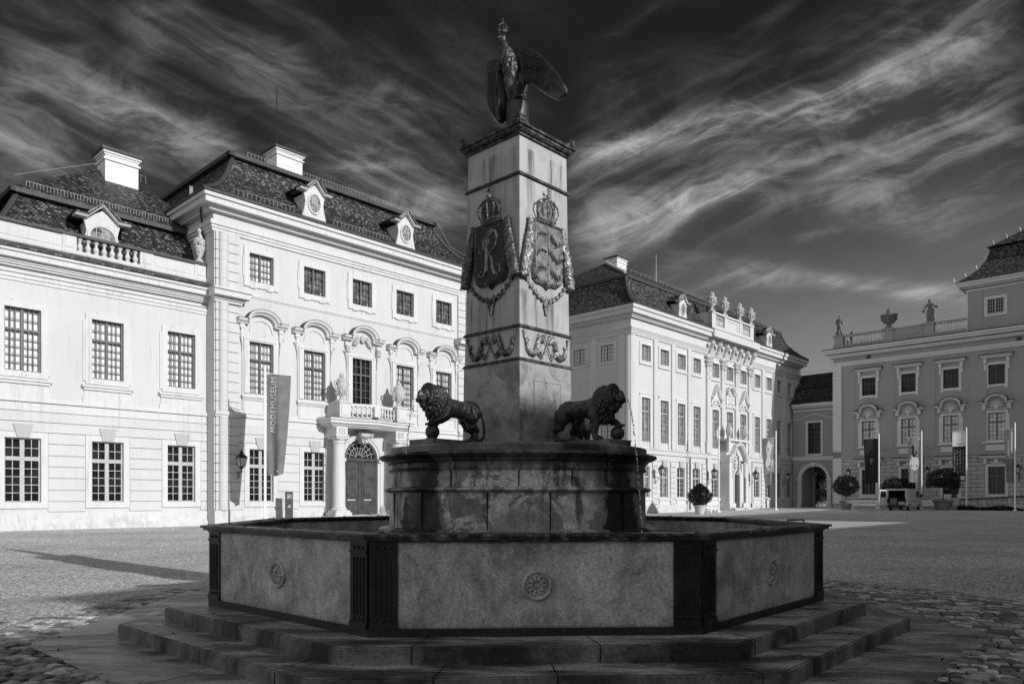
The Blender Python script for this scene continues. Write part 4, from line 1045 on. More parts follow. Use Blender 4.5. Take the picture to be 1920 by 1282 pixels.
    for sg in (-1, 1):
        d.box(c+sg*1.05, c+sg*1.5, -1.05, 0, .3, 5.6); d.box(c+sg*1.75, c+sg*2.35, -1.25, 0, .3, 5.9); d.box(c+sg*.95, c+sg*2.45, -1.35, 0, .1, 1.0)
        d.box(c+sg*1.7, c+sg*2.45, -1.35, 0, 5.7, 6.3); d.box(c+sg*1.9, c+sg*2.4, -1.2, 0, 6.9, 8.3)
        for k in range(6): d.ell((c+sg*1.62, -1.2, 5.6-k*.3), (.2-.015*k, .16, .2), 6, 5)
        volute(d, c+sg*1.9, -1.35, 6.0, .35, sg, .1)
    d.box(c-2.4, c+2.4, -.9, 0, 5.9, 8.1); d.box(c-2.55, c+2.55, -1.3, 0, 8.1, 8.35); d.box(c-1.1, c+1.1, -.85, 0, 4.3, 6)
    d.sweep([(c-2.3, 6.2), (c-1.6, 6.3), (c-1.1, 6.9), (c-.5, 7.5), (c, 7.7), (c+.5, 7.5), (c+1.1, 6.9), (c+1.6, 6.3), (c+2.3, 6.2)], [(0, -.8), (0, -1.3), (.16, -1.5), (.32, -1.5), (.32, -.8)])
    for k in range(12): a = k*pi/6; d.ell((c+.5*cos(a), -1.0, 5.6+.8*sin(a)), (.18, .16, .2), 6, 5)
    d.ell((c, -1.0, 5.6), (.36, .2, .6), 10, 8)
    for k in range(5): d.ell((c-.8+.4*k, -1.32, 7.75-.1*abs(k-2)), (.2, .12, .18), 6, 5)
    d.sweep([(c-.68, .5), (c-.68, 3.9)]+[(c+.68*cos(a), 3.9+.8*sin(a)) for a in [pi-pi*k/10 for k in range(1, 10)]]+[(c+.68, 3.9), (c+.68, .5)], [(0, -.6), (0, -1.0), (.15, -1.1), (.36, -1.1), (.36, -.6)])
    po = d.build('door_case', 'trim', R_)
    s = MB(); s.box(c-2.9, c+2.9, -2.3, 0, -.1, .28); s.box(c-2.3, c+2.3, -1.9, 0, .28, .46); s.build('door_steps', 'stone_weathered', po)
    g = MB(); g.box(c-.68, c+.68, -.6, -.55, .46, 4.7); g.box(c-.03, c+.03, -.64, -.6, .46, 4); g.box(c-.6, c+.6, -.66, -.6, 3.7, 3.85)
    g.box(c-.55, c-.1, -.63, -.6, .7, 3.5); g.box(c+.1, c+.55, -.63, -.6, .7, 3.5); g.build('door', 'door_wood', po)
    dp = MB()
    for s in (cs[2]+1.6, cs[3]+2.0, cs[6]+2.05, L-.15):
        dp.tube([(s, -.2, .3), (s, -.2, 6.0 if s < L-1 else 19.6)], .06, 6)
    dp.tube([(L-.15, -.2, 19.6), (L+.7, -.8, 20.25)], .07, 6); dp.build('downpipe', 'lead_sheet', R_)
    for i, c in enumerate(cs):
        window(R_, c, 15.25, 1.6, 1.6, 6, 0, 5, 0, 'window_wood_grey', 'pane_mixed', depth=.25)
        window(R_, c, 7.2, 1.56, 4.4, 6, 2, 6, .3, 'window_wood_grey', 'pane_mixed', depth=.25, lattice=True)
        if i != 5: window(R_, c, 1.65, 1.56, 3.13, 6 if i < 2 else 4, 2, 4, .34, 'window_wood_grey', 'pane_mixed' if i < 2 else 'pane_dark', depth=.25, mull=.16)
    return cs, a0, a1
RC, RA0, RA1 = build_R()
u4 = urn('parapet_urn', 'tall stone urn on the parapet of the long range, first from the obelisk', fr.world(RA0+.35, -.35, 22.45), ANG, 2.2, 1, 'urns on the central parapet')
for s, w in ((RC[5]-1.85, 'second'), (RC[5]+1.85, 'third'), (RA1-.35, 'fourth')):
    copy_tree(u4, fr.world(s, -.35, 22.45), ANG, 'tall stone urn on the parapet of the long range, %s from the obelisk' % w)
for s, w in ((-1.95, 'left'), (1.95, 'right')):
    copy_tree(ua, fr.world(RC[5]+s, -1.0, 8.35), ANG, 'stone urn on the %s end of the ornate door case of the long range' % w, group='urns on the door case', scale=.95)

# ================================================================ low gateway link (L)
fl = Fac(98.5, 'u', -41.2)
G = fl.building('gateway_wing', 'low grey gateway wing with a round archway and dark mansard roof', 'palace')
def build_L():
    L = 6.9; c = fl.S(1527); m = MB(); r = 1.67
    arch = [(c+r*cos(a), 4.06+r*sin(a)) for a in [pi-pi*k/24 for k in range(25)]]
    m.prism([(0, -.2), (c-r, -.2)]+arch+[(c+r, -.2), (L, -.2), (L, 6.6), (0, 6.6)], 0, .5)
    m2 = MB(); wall(m2, 0, L, 6.6, 13.9, [(c-.84, c+.84, 7.35, 11.6)]); m.add([(x, y, z) for x, y, z in m2.v], m2.f)
    m.box(0, L, .5, 4.2, 6.6, 13.9); m.box(-2, c-r, .5, 4.2, -.2, 6.6); m.box(c+r, L+2, .5, 9, -.2, 6.6); m.box(c-r, c+r, .5, 4.2, 5.75, 6.6)
    m.box(c-r, c-r+.2, 3.7, 4.2, -.2, 5); m.box(c-r, c-r+.3, 3.6, 4.2, 3.9, 4.2)
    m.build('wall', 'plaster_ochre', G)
    t = MB()
    t.sweep([(c+r*cos(a), 4.06+r*sin(a)) for a in [pi-pi*k/24 for k in range(25)]], [(0, -.12), (.18, -.16), (.2, -.24), (.42, -.3), (.46, 0), (0, 0)])
    t.prism([(c-.2, 5.7), (c+.2, 5.7), (c+.26, 6.25), (c-.26, 6.25)], -.36, 0)
    for sg in (-1, 1):
        t.box(c+sg*r, c+sg*(r+.5), -.14, 0, -.2, 4.06); t.box(c+sg*(r-.06), c+sg*(r+.62), -.28, .2, 3.86, 4.14); t.box(c+sg*r, c+sg*(r+.6), -.22, 0, -.2, .8)
    t.box(0, L, -.16, 0, 6.5, 6.62); t.box(0, L, -.1, 0, 6.62, 7.0)
    ring(t, c-.84, c+.84, 7.35, 11.45, .28, -.09)
    t.sweep([(0.1, 11.9), (c-1.6, 11.9), (c-1.2, 12.2), (c-.5, 12.45), (c, 12.5), (c+.5, 12.45), (c+1.2, 12.2), (c+1.6, 11.9), (L-.1, 11.9)], [(0, 0), (0, -.1), (.12, -.1), (.12, 0)])
    t.box(L-1.5, L-.5, -.25, 0, 12.2, 13.2)
    entab(t, 0, L, [(13.0, 13.2, .1), (13.4, 13.6, .25), (13.6, 13.95, .5)])
    t.build('trim', 'trim_pale', G)
    rf = MB(); rf.add([(-4, -.5, 13.97), (L+1, -.5, 13.97), (L+1, .8, 14.9), (-4, .8, 14.9), (-4, 1.5, 16.2), (L+1, 1.5, 16.2), (-4, 1.3, 16.35), (L+1, 1.3, 16.35), (-4, 5, 18.6), (L+1, 5, 18.6), (-4, 9, 16), (L+1, 9, 16)], [(0, 1, 2, 3), (3, 2, 5, 4), (4, 5, 7, 6), (6, 7, 9, 8), (8, 9, 11, 10)])
    rf.build('roof', 'roof_tiles', G, uv=True)
    rl = MB(); rail(rl, (-1, 5, 18.6), (L, 5, 18.6), 6, .4, .012); rl.build('snow_guard', 'window_wood_grey', G)
    window(G, c, 7.35, 1.68, 4.1, 4, 2, 5, .3, 'window_wood_dark', 'pane_dark', lattice=True)
    return c
GC = build_L()

# ================================================================ right wing (W) and its raised block (T)
fw = Fac(95.0, 'u', -34.6)
Wg = fw.building('palace_wing', 'shaded palace wing with rusticated ground floor and shell hoods at the right edge')
def build_W():
    L = 60.0; D = 14; cs = [4.15+4.38*k for k in range(8)]
    ops = []
    for c in cs: ops += [(c-.78, c+.78, 13.92, 16.06), (c-.78, c+.78, 7.88, 10.84), (c-.78, c+.78, 2.0, 4.98)]
    m = MB(); wall(m, 0, L, -.2, 19.5, ops); m.box(0.01, L, .5, D, -.2, 19.5); m.box(0, .012, 0, D, -.2, 19.5)
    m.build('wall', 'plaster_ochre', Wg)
    g = MB(); wall(g, 0.02, L, .95, 6.3, [(c-1.12, c+1.12, 1.7, 5.9) for c in cs], 0.06); g.v = [(x, y-.06, z) for x, y, z in g.v]
    g.build('rusticated_ground_floor', 'rusticated_plaster', Wg, uv=True)
    q = MB()
    z = 1.0
    while z < 17.4:
        if not 6.1 < z < 7.0: q.box(-.05, 1.0, -.16, 0, z, z+.40)
        z += .46
    q.box(0, .95, -.1, 0, .9, 17.8); q.build('quoins', 'trim_pale', Wg)
    t = MB()
    t.box(0, L, -.2, 0, -.2, .9); t.box(0, L, -.14, 0, 6.32, 6.5); t.box(0, L, -.1, 0, 6.5, 7.25)
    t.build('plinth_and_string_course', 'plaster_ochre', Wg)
    for i, c in enumerate(cs):
        t = MB()
        ring(t, c-.78, c+.78, 13.92, 16.06, .26, -.08); t.box(c-1.04, c-.74, -.1, 0, 13.5, 13.66); t.box(c+.74, c+1.04, -.1, 0, 13.5, 13.66)
        t.box(c-1.5, c+1.5, -.5, 0, 16.95, 17.1); t.box(c-1.4, c+1.4, -.34, 0, 16.8, 16.95)
        for sg in (-1, 1):
            t.box(c+sg*.92, c+sg*1.2, -.3, 0, 16.2, 16.75); t.box(c+sg*.94, c+sg*1.18, -.2, 0, 15.5, 16.15)
        t.build('window_surround', 'trim_pale', Wg); t = MB()
        ring(t, c-.78, c+.78, 7.88, 10.84, .27, -.09); t.box(c-1.2, c-1.05, -.06, 0, 7.6, 10.6); t.box(c+1.05, c+1.2, -.06, 0, 7.6, 10.6)
        t.box(c-1.35, c+1.35, -.2, 0, 7.55, 7.7); t.box(c-1.0, c+1.0, -.14, -.1, 6.75, 7.35)
        lc = MB(); lc.sweep(hood_path(c, 1.66, .85, 11.75, .75), [(.283, -.02), (.283, -.64), (.38, -.64), (.38, -.02)]); lc.build('hood_cover', 'lead_sheet', Wg)  # lead covers, thickened into dark bands that stand in for hood shading
        for z_ in (17.103, 6.173): lc = MB(); lc.box(c-1.62, c+1.62, -.6, 0, z_, z_+.10); lc.build('hood_cover', 'lead_sheet', Wg)
        t.sweep(hood_path(c, 1.62, .85, 11.75, .75), [(0, -.02), (0, -.3), (.12, -.5), (.24, -.6), (.28, -.6), (.28, -.02)])
        for sg in (-1, 1): t.box(c+sg*1.0, c+sg*1.32, -.32, 0, 11.2, 11.75); volute(t, c+sg*1.15, -.32, 11.45, .13, sg, .05)
        for k in range(9):
            a = pi*k/8; t.tube([(c, -.2, 11.45), (c+.62*cos(a), -.12, 11.6+.62*sin(a))], [.03, .075], 5)
        t.ell((c, -.24, 11.35), (.2, .14, .2), 8, 6); t.tube([(c-.9, -.14, 11.2), (c-.4, -.16, 11.3), (c, -.16, 11.12), (c+.4, -.16, 11.3), (c+.9, -.14, 11.2)], .06, 5)
        t.build('window_surround', 'trim_pale', Wg); t = MB()
        ring(t, c-.78, c+.78, 2.0, 4.98, .3, -.12); t.box(c-1.4, c+1.4, -.24, 0, 1.55, 1.7); t.box(c-1.6, c+1.6, -.55, 0, 6.02, 6.17); t.box(c-1.5, c+1.5, -.36, 0, 5.86, 6.02)
        for sg in (-1, 1): t.box(c+sg*.9, c+sg*1.2, -.3, 0, 5.3, 5.85)
        t.tube([(c-.5, -.16, 5.5), (c-.2, -.2, 5.3), (c, -.22, 5.45), (c+.2, -.2, 5.3), (c+.5, -.16, 5.5)], .09, 6); t.ell((c, -.22, 5.55), (.22, .14, .25), 8, 6)
        t.build('window_surround', 'trim_pale', Wg)
    p = MB()
    xs = [1.9]+[(a+b)/2 for a, b in zip(cs[:-1], cs[1:])]
    for s in xs: p.box(s-.62, s+.62, -.05, 0, 7.3, 16.2 if s > 3 else 16.2)
    for s in (fw.S(1813)+.3,): p.box(s, s+1.6, -.12, 0, 7.25, 17.6)
    p.build('wall_panels', 'plaster_ochre', Wg)
    e = MB(); pr = [(17.75, 17.95, .12), (17.95, 18.12, .2), (18.12, 18.25, .28), (18.85, 19.0, .4), (19.0, 19.18, .55), (19.3, 19.55, .85), (19.55, 19.8, 1.05)]
    entab(e, 0, L, pr, (1, 0))
    for z0, z1, pj in pr: e.box(-pj, 0, .02, D, z0, z1)
    e.build('cornice', 'trim_pale', Wg)
    k = MB(); k.box(-1.1, L, -1.1, D, 19.8, 19.9); k.build('cornice_cover', 'lead_sheet', Wg)
    st = fw.S(1813, .1)
    b = MB(); peds = [fw.S(1574, -.3), fw.S(1667, -.3), fw.S(1743, -.3)]
    top = 21.55
    b.box(.3, st, -.55, -.15, 19.9, 20.35); b.box(.3, st, -.6, -.1, 21.3, 21.5)
    for s in peds: b.box(s-.62, s+.62, -.75, .1, 19.9, 20.3); b.box(s-.5, s+.5, -.65, 0, 20.3, 21.35); b.box(s-.66, s+.66, -.8, .15, 21.35, top)
    b.box(peds[1], peds[2], -.5, -.2, 20.35, 21.3); b.box(peds[1]+.8, peds[2]-.8, -.55, -.5, 20.55, 21.1)
    b.box(.3, .7, -.5, D, 19.9, 20.3); b.box(.3, .7, -.5, D, 21.3, 21.5)
    b.build('roof_balustrade', 'plaster_ochre', Wg)
    q = MB()
    for s0, s1, n in ((peds[0]+.6, peds[1]-.6, 11), (peds[2]+.6, st, 9)):
        for i in range(n): baluster(q, s0+(s1-s0)*(i+.5)/n, -.35, 20.35, .95, .15, 8)
    for i in range(16): baluster(q, .5, .6+i*.55, 20.3, 1.0, .15, 6)
    q.build('balusters', 'trim_pale', Wg)
    vt = MB(); vt.M = Matrix.Translation((0, -.02, 0)) @ Matrix.Identity(4)
    for x in (1629, 1911):
        s = fw.S(x); mm = MB(); vt.M = Matrix.Translation((s, -.02, 18.55)) @ Matrix.Rotation(pi/2, 4, 'X'); vt.lathe([(.28, 0), (.28, .03)], n=14, sq=.75)
    vt.build('round_vent', 'pane_dark', Wg)
    for i, c in enumerate(cs):
        window(Wg, c, 13.92, 1.56, 2.14, 4, 1, 2, .35, 'door_wood', 'pane_dark', mull=.09)
        window(Wg, c, 7.88, 1.56, 2.96, 4, 2, 4, .33, 'window_wood_dark', 'pane_blind_sky', mull=.14)
        window(Wg, c, 2.0, 1.56, 2.98, 4, 2, 4, .33, 'window_wood_dark', 'pane_dark', mull=.14)
    # raised block
    t = MB(); s0 = st; t.box(s0, L-8, .0, D-1, 19.9, 25.3); t.box(s0+1.6, L, -.08, 0, 19.95, 24.4)
    tb = t.build('raised_storey', 'plaster_ochre', Wg)
    t = MB(); wc = fw.S(1867.5)
    ring(t, wc-.78, wc+.78, 21.6, 23.2, .28, -.2); ring(t, wc+8-.78, wc+8+.78, 21.6, 23.2, .28, -.2)
    for z0, z1, pj in [(24.4, 24.55, .1), (24.75, 24.9, .3), (24.9, 25.2, .7), (25.2, 25.4, .85)]: t.box(s0-pj, L-8, -pj, D-1, z0, z1)
    t.box(s0, s0+.12, -.03, 0, 19.95, 24.4)
    t.build('trim', 'trim_pale', tb)
    w = window(Wg, wc, 21.6, 1.56, 1.6, 6, 0, 4, 0, 'window_wood_grey', 'pane_dark'); w.location.y = -.29
    rf = MB(); mansard(rf, s0-.95, L-7, -.95, D, [(0, 25.42), (1.0, 26.1), (1.9, 27.0), (2.5, 28.0), (2.9, 29.3)]); mansard(rf, s0+1.6, L-9.5, 1.6, D-2.6, [(0, 29.45), (.4, 29.6)], 33.0, 5.0)
    rf.build('roof', 'roof_tiles', Wg, uv=True)
    rl = MB()
    for i, (ix, z) in enumerate([(0, 25.5), (.9, 26.1), (1.8, 26.95), (2.5, 28.0)]): rl.tube([(s0-.95+ix, -.95+ix, z), (s0-1.05+ix, -1.0+ix, z+.45)], .02, 4)
    for k in range(4): rl.tube([(s0+2.2+k*1.1, 2.2+k*.9, 29.7+k*.72), (s0+2.1+k*1.1, 2.2+k*.9, 30.2+k*.72)], .02, 4)
    rl.build('lightning_rod_holders', 'white_paint', Wg)
    return cs, peds
WC, PEDS = build_W()
bpy.context.view_layer.update()
# ================================================================ the opposite ranges, out of frame, whose shadow lies over the court
def opposite(label, u0, u1, v_face, dep, z_e, z_r, chim=()):
    loc = (u1*UX+v_face*VX, u1*UY+v_face*VY, 0); L = u1-u0
    o = thing('palace_range', label, 'palace', loc, ANG+pi)          # facade looks along +v
    ops = []; n = int(L/3.9)
    for k in range(n):
        c = (k+.5)*L/n
        for z0, z1 in ((1.4, 4.6), (z_e*.52, z_e*.52+3)): ops.append((c-.8, c+.8, z0, z1))
    m = MB(); wall(m, 0, L, -.4, z_e, ops); m.box(.01, L-.01, .4, dep, -.4, z_e); m.box(0, .012, 0, dep, -.4, z_e); m.box(L-.012, L, 0, dep, -.4, z_e); m.build('wall', 'plaster', o)
    e = MB(); e.box(-.6, L+.6, -.6, 0, z_e-.4, z_e); e.build('cornice', 'trim', o)
    r = MB(); r.prism([(0, 0), (1, 0)], 0, 0) if False else None
    r.add([(-.6, -.6, z_e), (L+.6, -.6, z_e), (L+.6, dep+.6, z_e), (-.6, dep+.6, z_e), (-.6, dep/2, z_r), (L+.6, dep/2, z_r)], [(0, 1, 5, 4), (2, 3, 4, 5), (1, 2, 5), (3, 0, 4), (0, 3, 2, 1)])
    r.build('roof', 'roof_tiles', o, uv=True)
    for s in chim: chimney(o, s, dep/2, z_r-1.5, z_r+2.2, 1.8, 1.4)
    for a, b, c, d in ops: window(o, (a+b)/2, c, b-a, d-c, 4, 0, 4, 0, 'window_wood_dark', 'pane_dark')
TE = math.tan(SUN_EL)
opposite('long white palace range across the court, behind the camera', 6.6, 56.8, -26, 18, 12.5, (14.8+35)*TE)
opposite('lower white palace range across the court, to the left behind the camera', -60, 6.6, -26, 18, 11.5, (10.4+35)*TE, (64.5,))
opposite('tall central palace block across the court, far right', 56.8, 94, -26, 18, 19.5, (31.5+35)*TE)

# ================================================================ the fountain
def fountain():
    st = thing('fountain_steps', 'two worn dark stone steps on an eight-sided paving slab round the fountain basin', 'steps', (FX, FY, 0))
    def loc8(r): return [(x-FX, y-FY) for x, y in octo(r)]
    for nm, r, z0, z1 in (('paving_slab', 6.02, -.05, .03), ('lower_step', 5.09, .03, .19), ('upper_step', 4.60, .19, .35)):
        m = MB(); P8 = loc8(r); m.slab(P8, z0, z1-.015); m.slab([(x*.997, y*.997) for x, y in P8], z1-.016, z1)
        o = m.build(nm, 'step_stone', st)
        j = MB(); rr = random.Random(int(r*10))
        for k in range(8):
            (x0, y0), (x1, y1) = P8[k], P8[(k+1) % 8]; nj = 2
            for q in range(nj+1):
                f_ = (q+rr.uniform(.2, .7))/(nj+.6)
                if f_ > 1: continue
                a = Vector((x0+(x1-x0)*f_, y0+(y1-y0)*f_, z1)); d = -Vector((a.x, a.y, 0)).normalized(); t = Vector((-d.y, d.x, 0)); a -= d*.003
                w = .75 if nm != 'upper_step' else .5
                c = [a+t*.006, a-t*.006, a+d*w-t*.006, a+d*w+t*.006]; j.add([p+Vector((0, 0, .0015)) for p in c], [(0, 1, 2, 3)])
                if nm != 'paving_slab': b = a+Vector((0, 0, -(z1-z0))); j.add([a+t*.005-d*.003, a-t*.005-d*.003, b-t*.005-d*.003, b+t*.005-d*.003], [(0, 1, 2, 3)])
                q_ = a+d*.17; j.add([q_+t*.075+Vector((0, 0, .002)), q_-t*.075+Vector((0, 0, .002)), q_-t*.075+d*.016+Vector((0, 0, .002)), q_+t*.075+d*.016+Vector((0, 0, .002))], [(0, 1, 2, 3)])
        j.build('joints_and_cramps', 'joint', o)
    bs = thing('fountain_basin', 'large eight-sided stone fountain basin with black cast iron corner piers and rosettes', 'fountain', (FX, FY, .35))
    R0 = 4.08; P8 = loc8(R0); In = loc8(R0-.16)
    m = MB(); m.slab(loc8(4.12), 0, .075); m.build('base_moulding', 'cast_iron', bs)
    rim = MB()
    def ringslab(mb, ro, ri, z0, z1):
        a, b = loc8(ro), loc8(ri); vs = [(x, y, z0) for x, y in a]+[(x, y, z1) for x, y in a]+[(x, y, z1) for x, y in b]+[(x, y, z0) for x, y in b]; fs = []
        for i in range(8):
            n = (i+1) % 8
            for k in range(4): fs.append((k*8+i, k*8+n, ((k+1) % 4)*8+n, ((k+1) % 4)*8+i))
        mb.add(vs, fs)
    ringslab(rim, 4.13, 3.92, .885, .905); ringslab(rim, 4.18, 3.90, .905, .935); ringslab(rim, 4.215, 3.86, .935, .962)
    rim.build('rim', 'rim_stone', bs)
    inn = MB(); ringslab(inn, 4.0, 3.90, .0, .885); inn.build('inner_lining', 'basin_panel', bs)
    wt = MB(); wt.slab(loc8(3.905), .70, .72)
    w = wt.build('water', 'water_dark'); w.location = (FX, FY, .35); tag(w, kind='structure', label='dark still water in the fountain basin')
    rr = random.Random(4)
    cl = MB()
    for k in range(8):
        a, b = Vector((*P8[k], 0)), Vector((*P8[(k+1) % 8], 0)); d = (b-a).normalized(); n = Vector((d.y, -d.x, 0)); L = (b-a).length
        M = Matrix(((d.x, -n.x, 0, a.x), (d.y, -n.y, 0, a.y), (0, 0, 1, 0), (0, 0, 0, 1)))   # local x along the side, -y outward
        p = MB(); p.M = M; p.box(.26, L-.26, -.012, .07, .075, .885); p.box(.27, L-.27, -.022, -.012, .09, .87); pn = p.build('side_panel', 'basin_panel', bs)
        r = MB(); r.M = M @ Matrix.Translation((L/2, -.022, .475)) @ Matrix.Rotation(pi/2, 4, 'X')
        r.lathe([(.142, 0), (.142, .024), (.128, .036), (.112, .022), (.108, .004)], n=36)
        for q in range(10):
            an = q*pi/5; r.ell((.066*cos(an), .066*sin(an), .010), (.034, .0165, .026), 8, 6, Matrix.Rotation(an, 3, 'Z')); r.ell((.093*cos(an+.31), .093*sin(an+.31), .006), (.016, .012, .012), 6, 5)
            r.ell((.05*cos(an+.31), .05*sin(an+.31), .01), (.02, .007, .012), 6, 5, Matrix.Rotation(an+.31, 3, 'Z'))
        for q in range(14): an = q*2.4; r.ell((.006*sqrt(q)*cos(an), .006*sqrt(q)*sin(an), .02), .008, 6, 4)
        r.build('rosette', 'basin_panel', pn, smooth=False)
        for x0, x1 in ((.0, .26), (L-.26, L)):
            c = MB(); c.M = M
            c.box(x0, x1, -.035, .05, .075, .885)
            c.box(x0 if x0 == 0 else x0-.0, x1, -.05, -.035, .075, .14); c.box(x0, x1, -.05, -.035, .78, .80)
            for q in range(4):
                xx = x0+.05+q*.048+(.0 if x0 == 0 else .012); c.box(xx-.007, xx+.007, -.047, -.035, .2, .74)
            for q in range(3):
                xx = x0+.065+q*.065
                for zz in (.165, .83): c.M = M @ Matrix.Translation((xx, -.035, zz)) @ Matrix.Rotation(pi/2, 4, 'X'); c.lathe([(.018, 0), (.016, .01), (.008, .014)], n=8)
                c.M = M
            c.build('corner_pier', 'cast_iron', bs)
    for k in range(26):
        i = rr.randrange(8); f_ = rr.random(); r_ = rr.uniform(3.9, 4.15)/4.08; x = (P8[i][0]*(1-f_)+P8[(i+1) % 8][0]*f_)*r_; y = (P8[i][1]*(1-f_)+P8[(i+1) % 8][1]*f_)*r_
        cl.ell((x, y, .965), (rr.uniform(.01, .035), rr.uniform(.01, .03), .012), 6, 4)
    cl.build('moss_tufts', 'mossy_moulding', bs)
    cr = MB(); cx_, cy_ = 3.55, -.93
    for tt in (.35, -.02):
        pts = []
        a, b = Vector((*P8[7], 0)), Vector((*P8[0], 0)); p0 = a.lerp(b, .06+abs(tt)*.4)*1.0
        cr.tube([p0+Vector((-.16, 0, .96)), p0+Vector((-.15, 0, .995)), p0+Vector((.1, .1, .995)), p0+Vector((.12, .12, .96))], .012, 5)
        break
    cr.build('iron_cramp', 'black_iron', bs)
    # drum
    dr = thing('fountain_drum', 'round weathered stone drum in the basin, streaked black below the lion jets', 'pedestal', (FX+.03, FY, 0))
    def lat(nm, prof, mt, n=96):
        m = MB(); m.lathe(prof, n=n); o = m.build(nm, mt, dr, smooth=False); return o
    lat('footing', [(1.98, 1.0), (1.98, 1.22), (1.92, 1.25)], 'drum_stone')
    lat('lower_course', [(1.83, 1.2), (1.82, 1.715)], 'drum_stone')
    lat('middle_moulding', [(1.83, 1.715), (1.875, 1.725), (1.90, 1.745), (1.895, 1.765), (1.83, 1.785)], 'drum_stone')
    lat('upper_course', [(1.80, 1.785), (1.795, 1.985), (1.80, 2.0)], 'drum_stone')
    lat('frieze', [(1.83, 2.0), (1.84, 2.02), (1.82, 2.03), (1.81, 2.095)], 'drum_stone')
    lat('cornice', [(1.83, 2.095), (1.86, 2.115), (1.87, 2.135), (1.95, 2.165), (1.98, 2.185), (1.975, 2.21), (1.90, 2.225)], 'drum_stone')
    lat('top_slab', [(1.84, 2.22), (1.84, 2.30), (1.83, 2.315)], 'step_stone')
    jm = MB()
    for an, z0, z1 in ((-1.78, 1.25, 1.71), (-1.36, 1.25, 1.71), (-2.3, 1.25, 1.71), (-1.57, 1.79, 1.98), (-1.2, 1.79, 1.98), (-2.05, 1.79, 1.98), (-.75, 1.25, 1.71), (-2.7, 1.25, 1.71)):
        rj = 1.835 if z0 < 1.5 else 1.808
        jm.M = Matrix.Rotation(an, 4, 'Z'); jm.box(rj-.02, rj+.001, -.006, .006, z0, z1)
    jm.build('block_joints', 'joint', dr)
fountain()

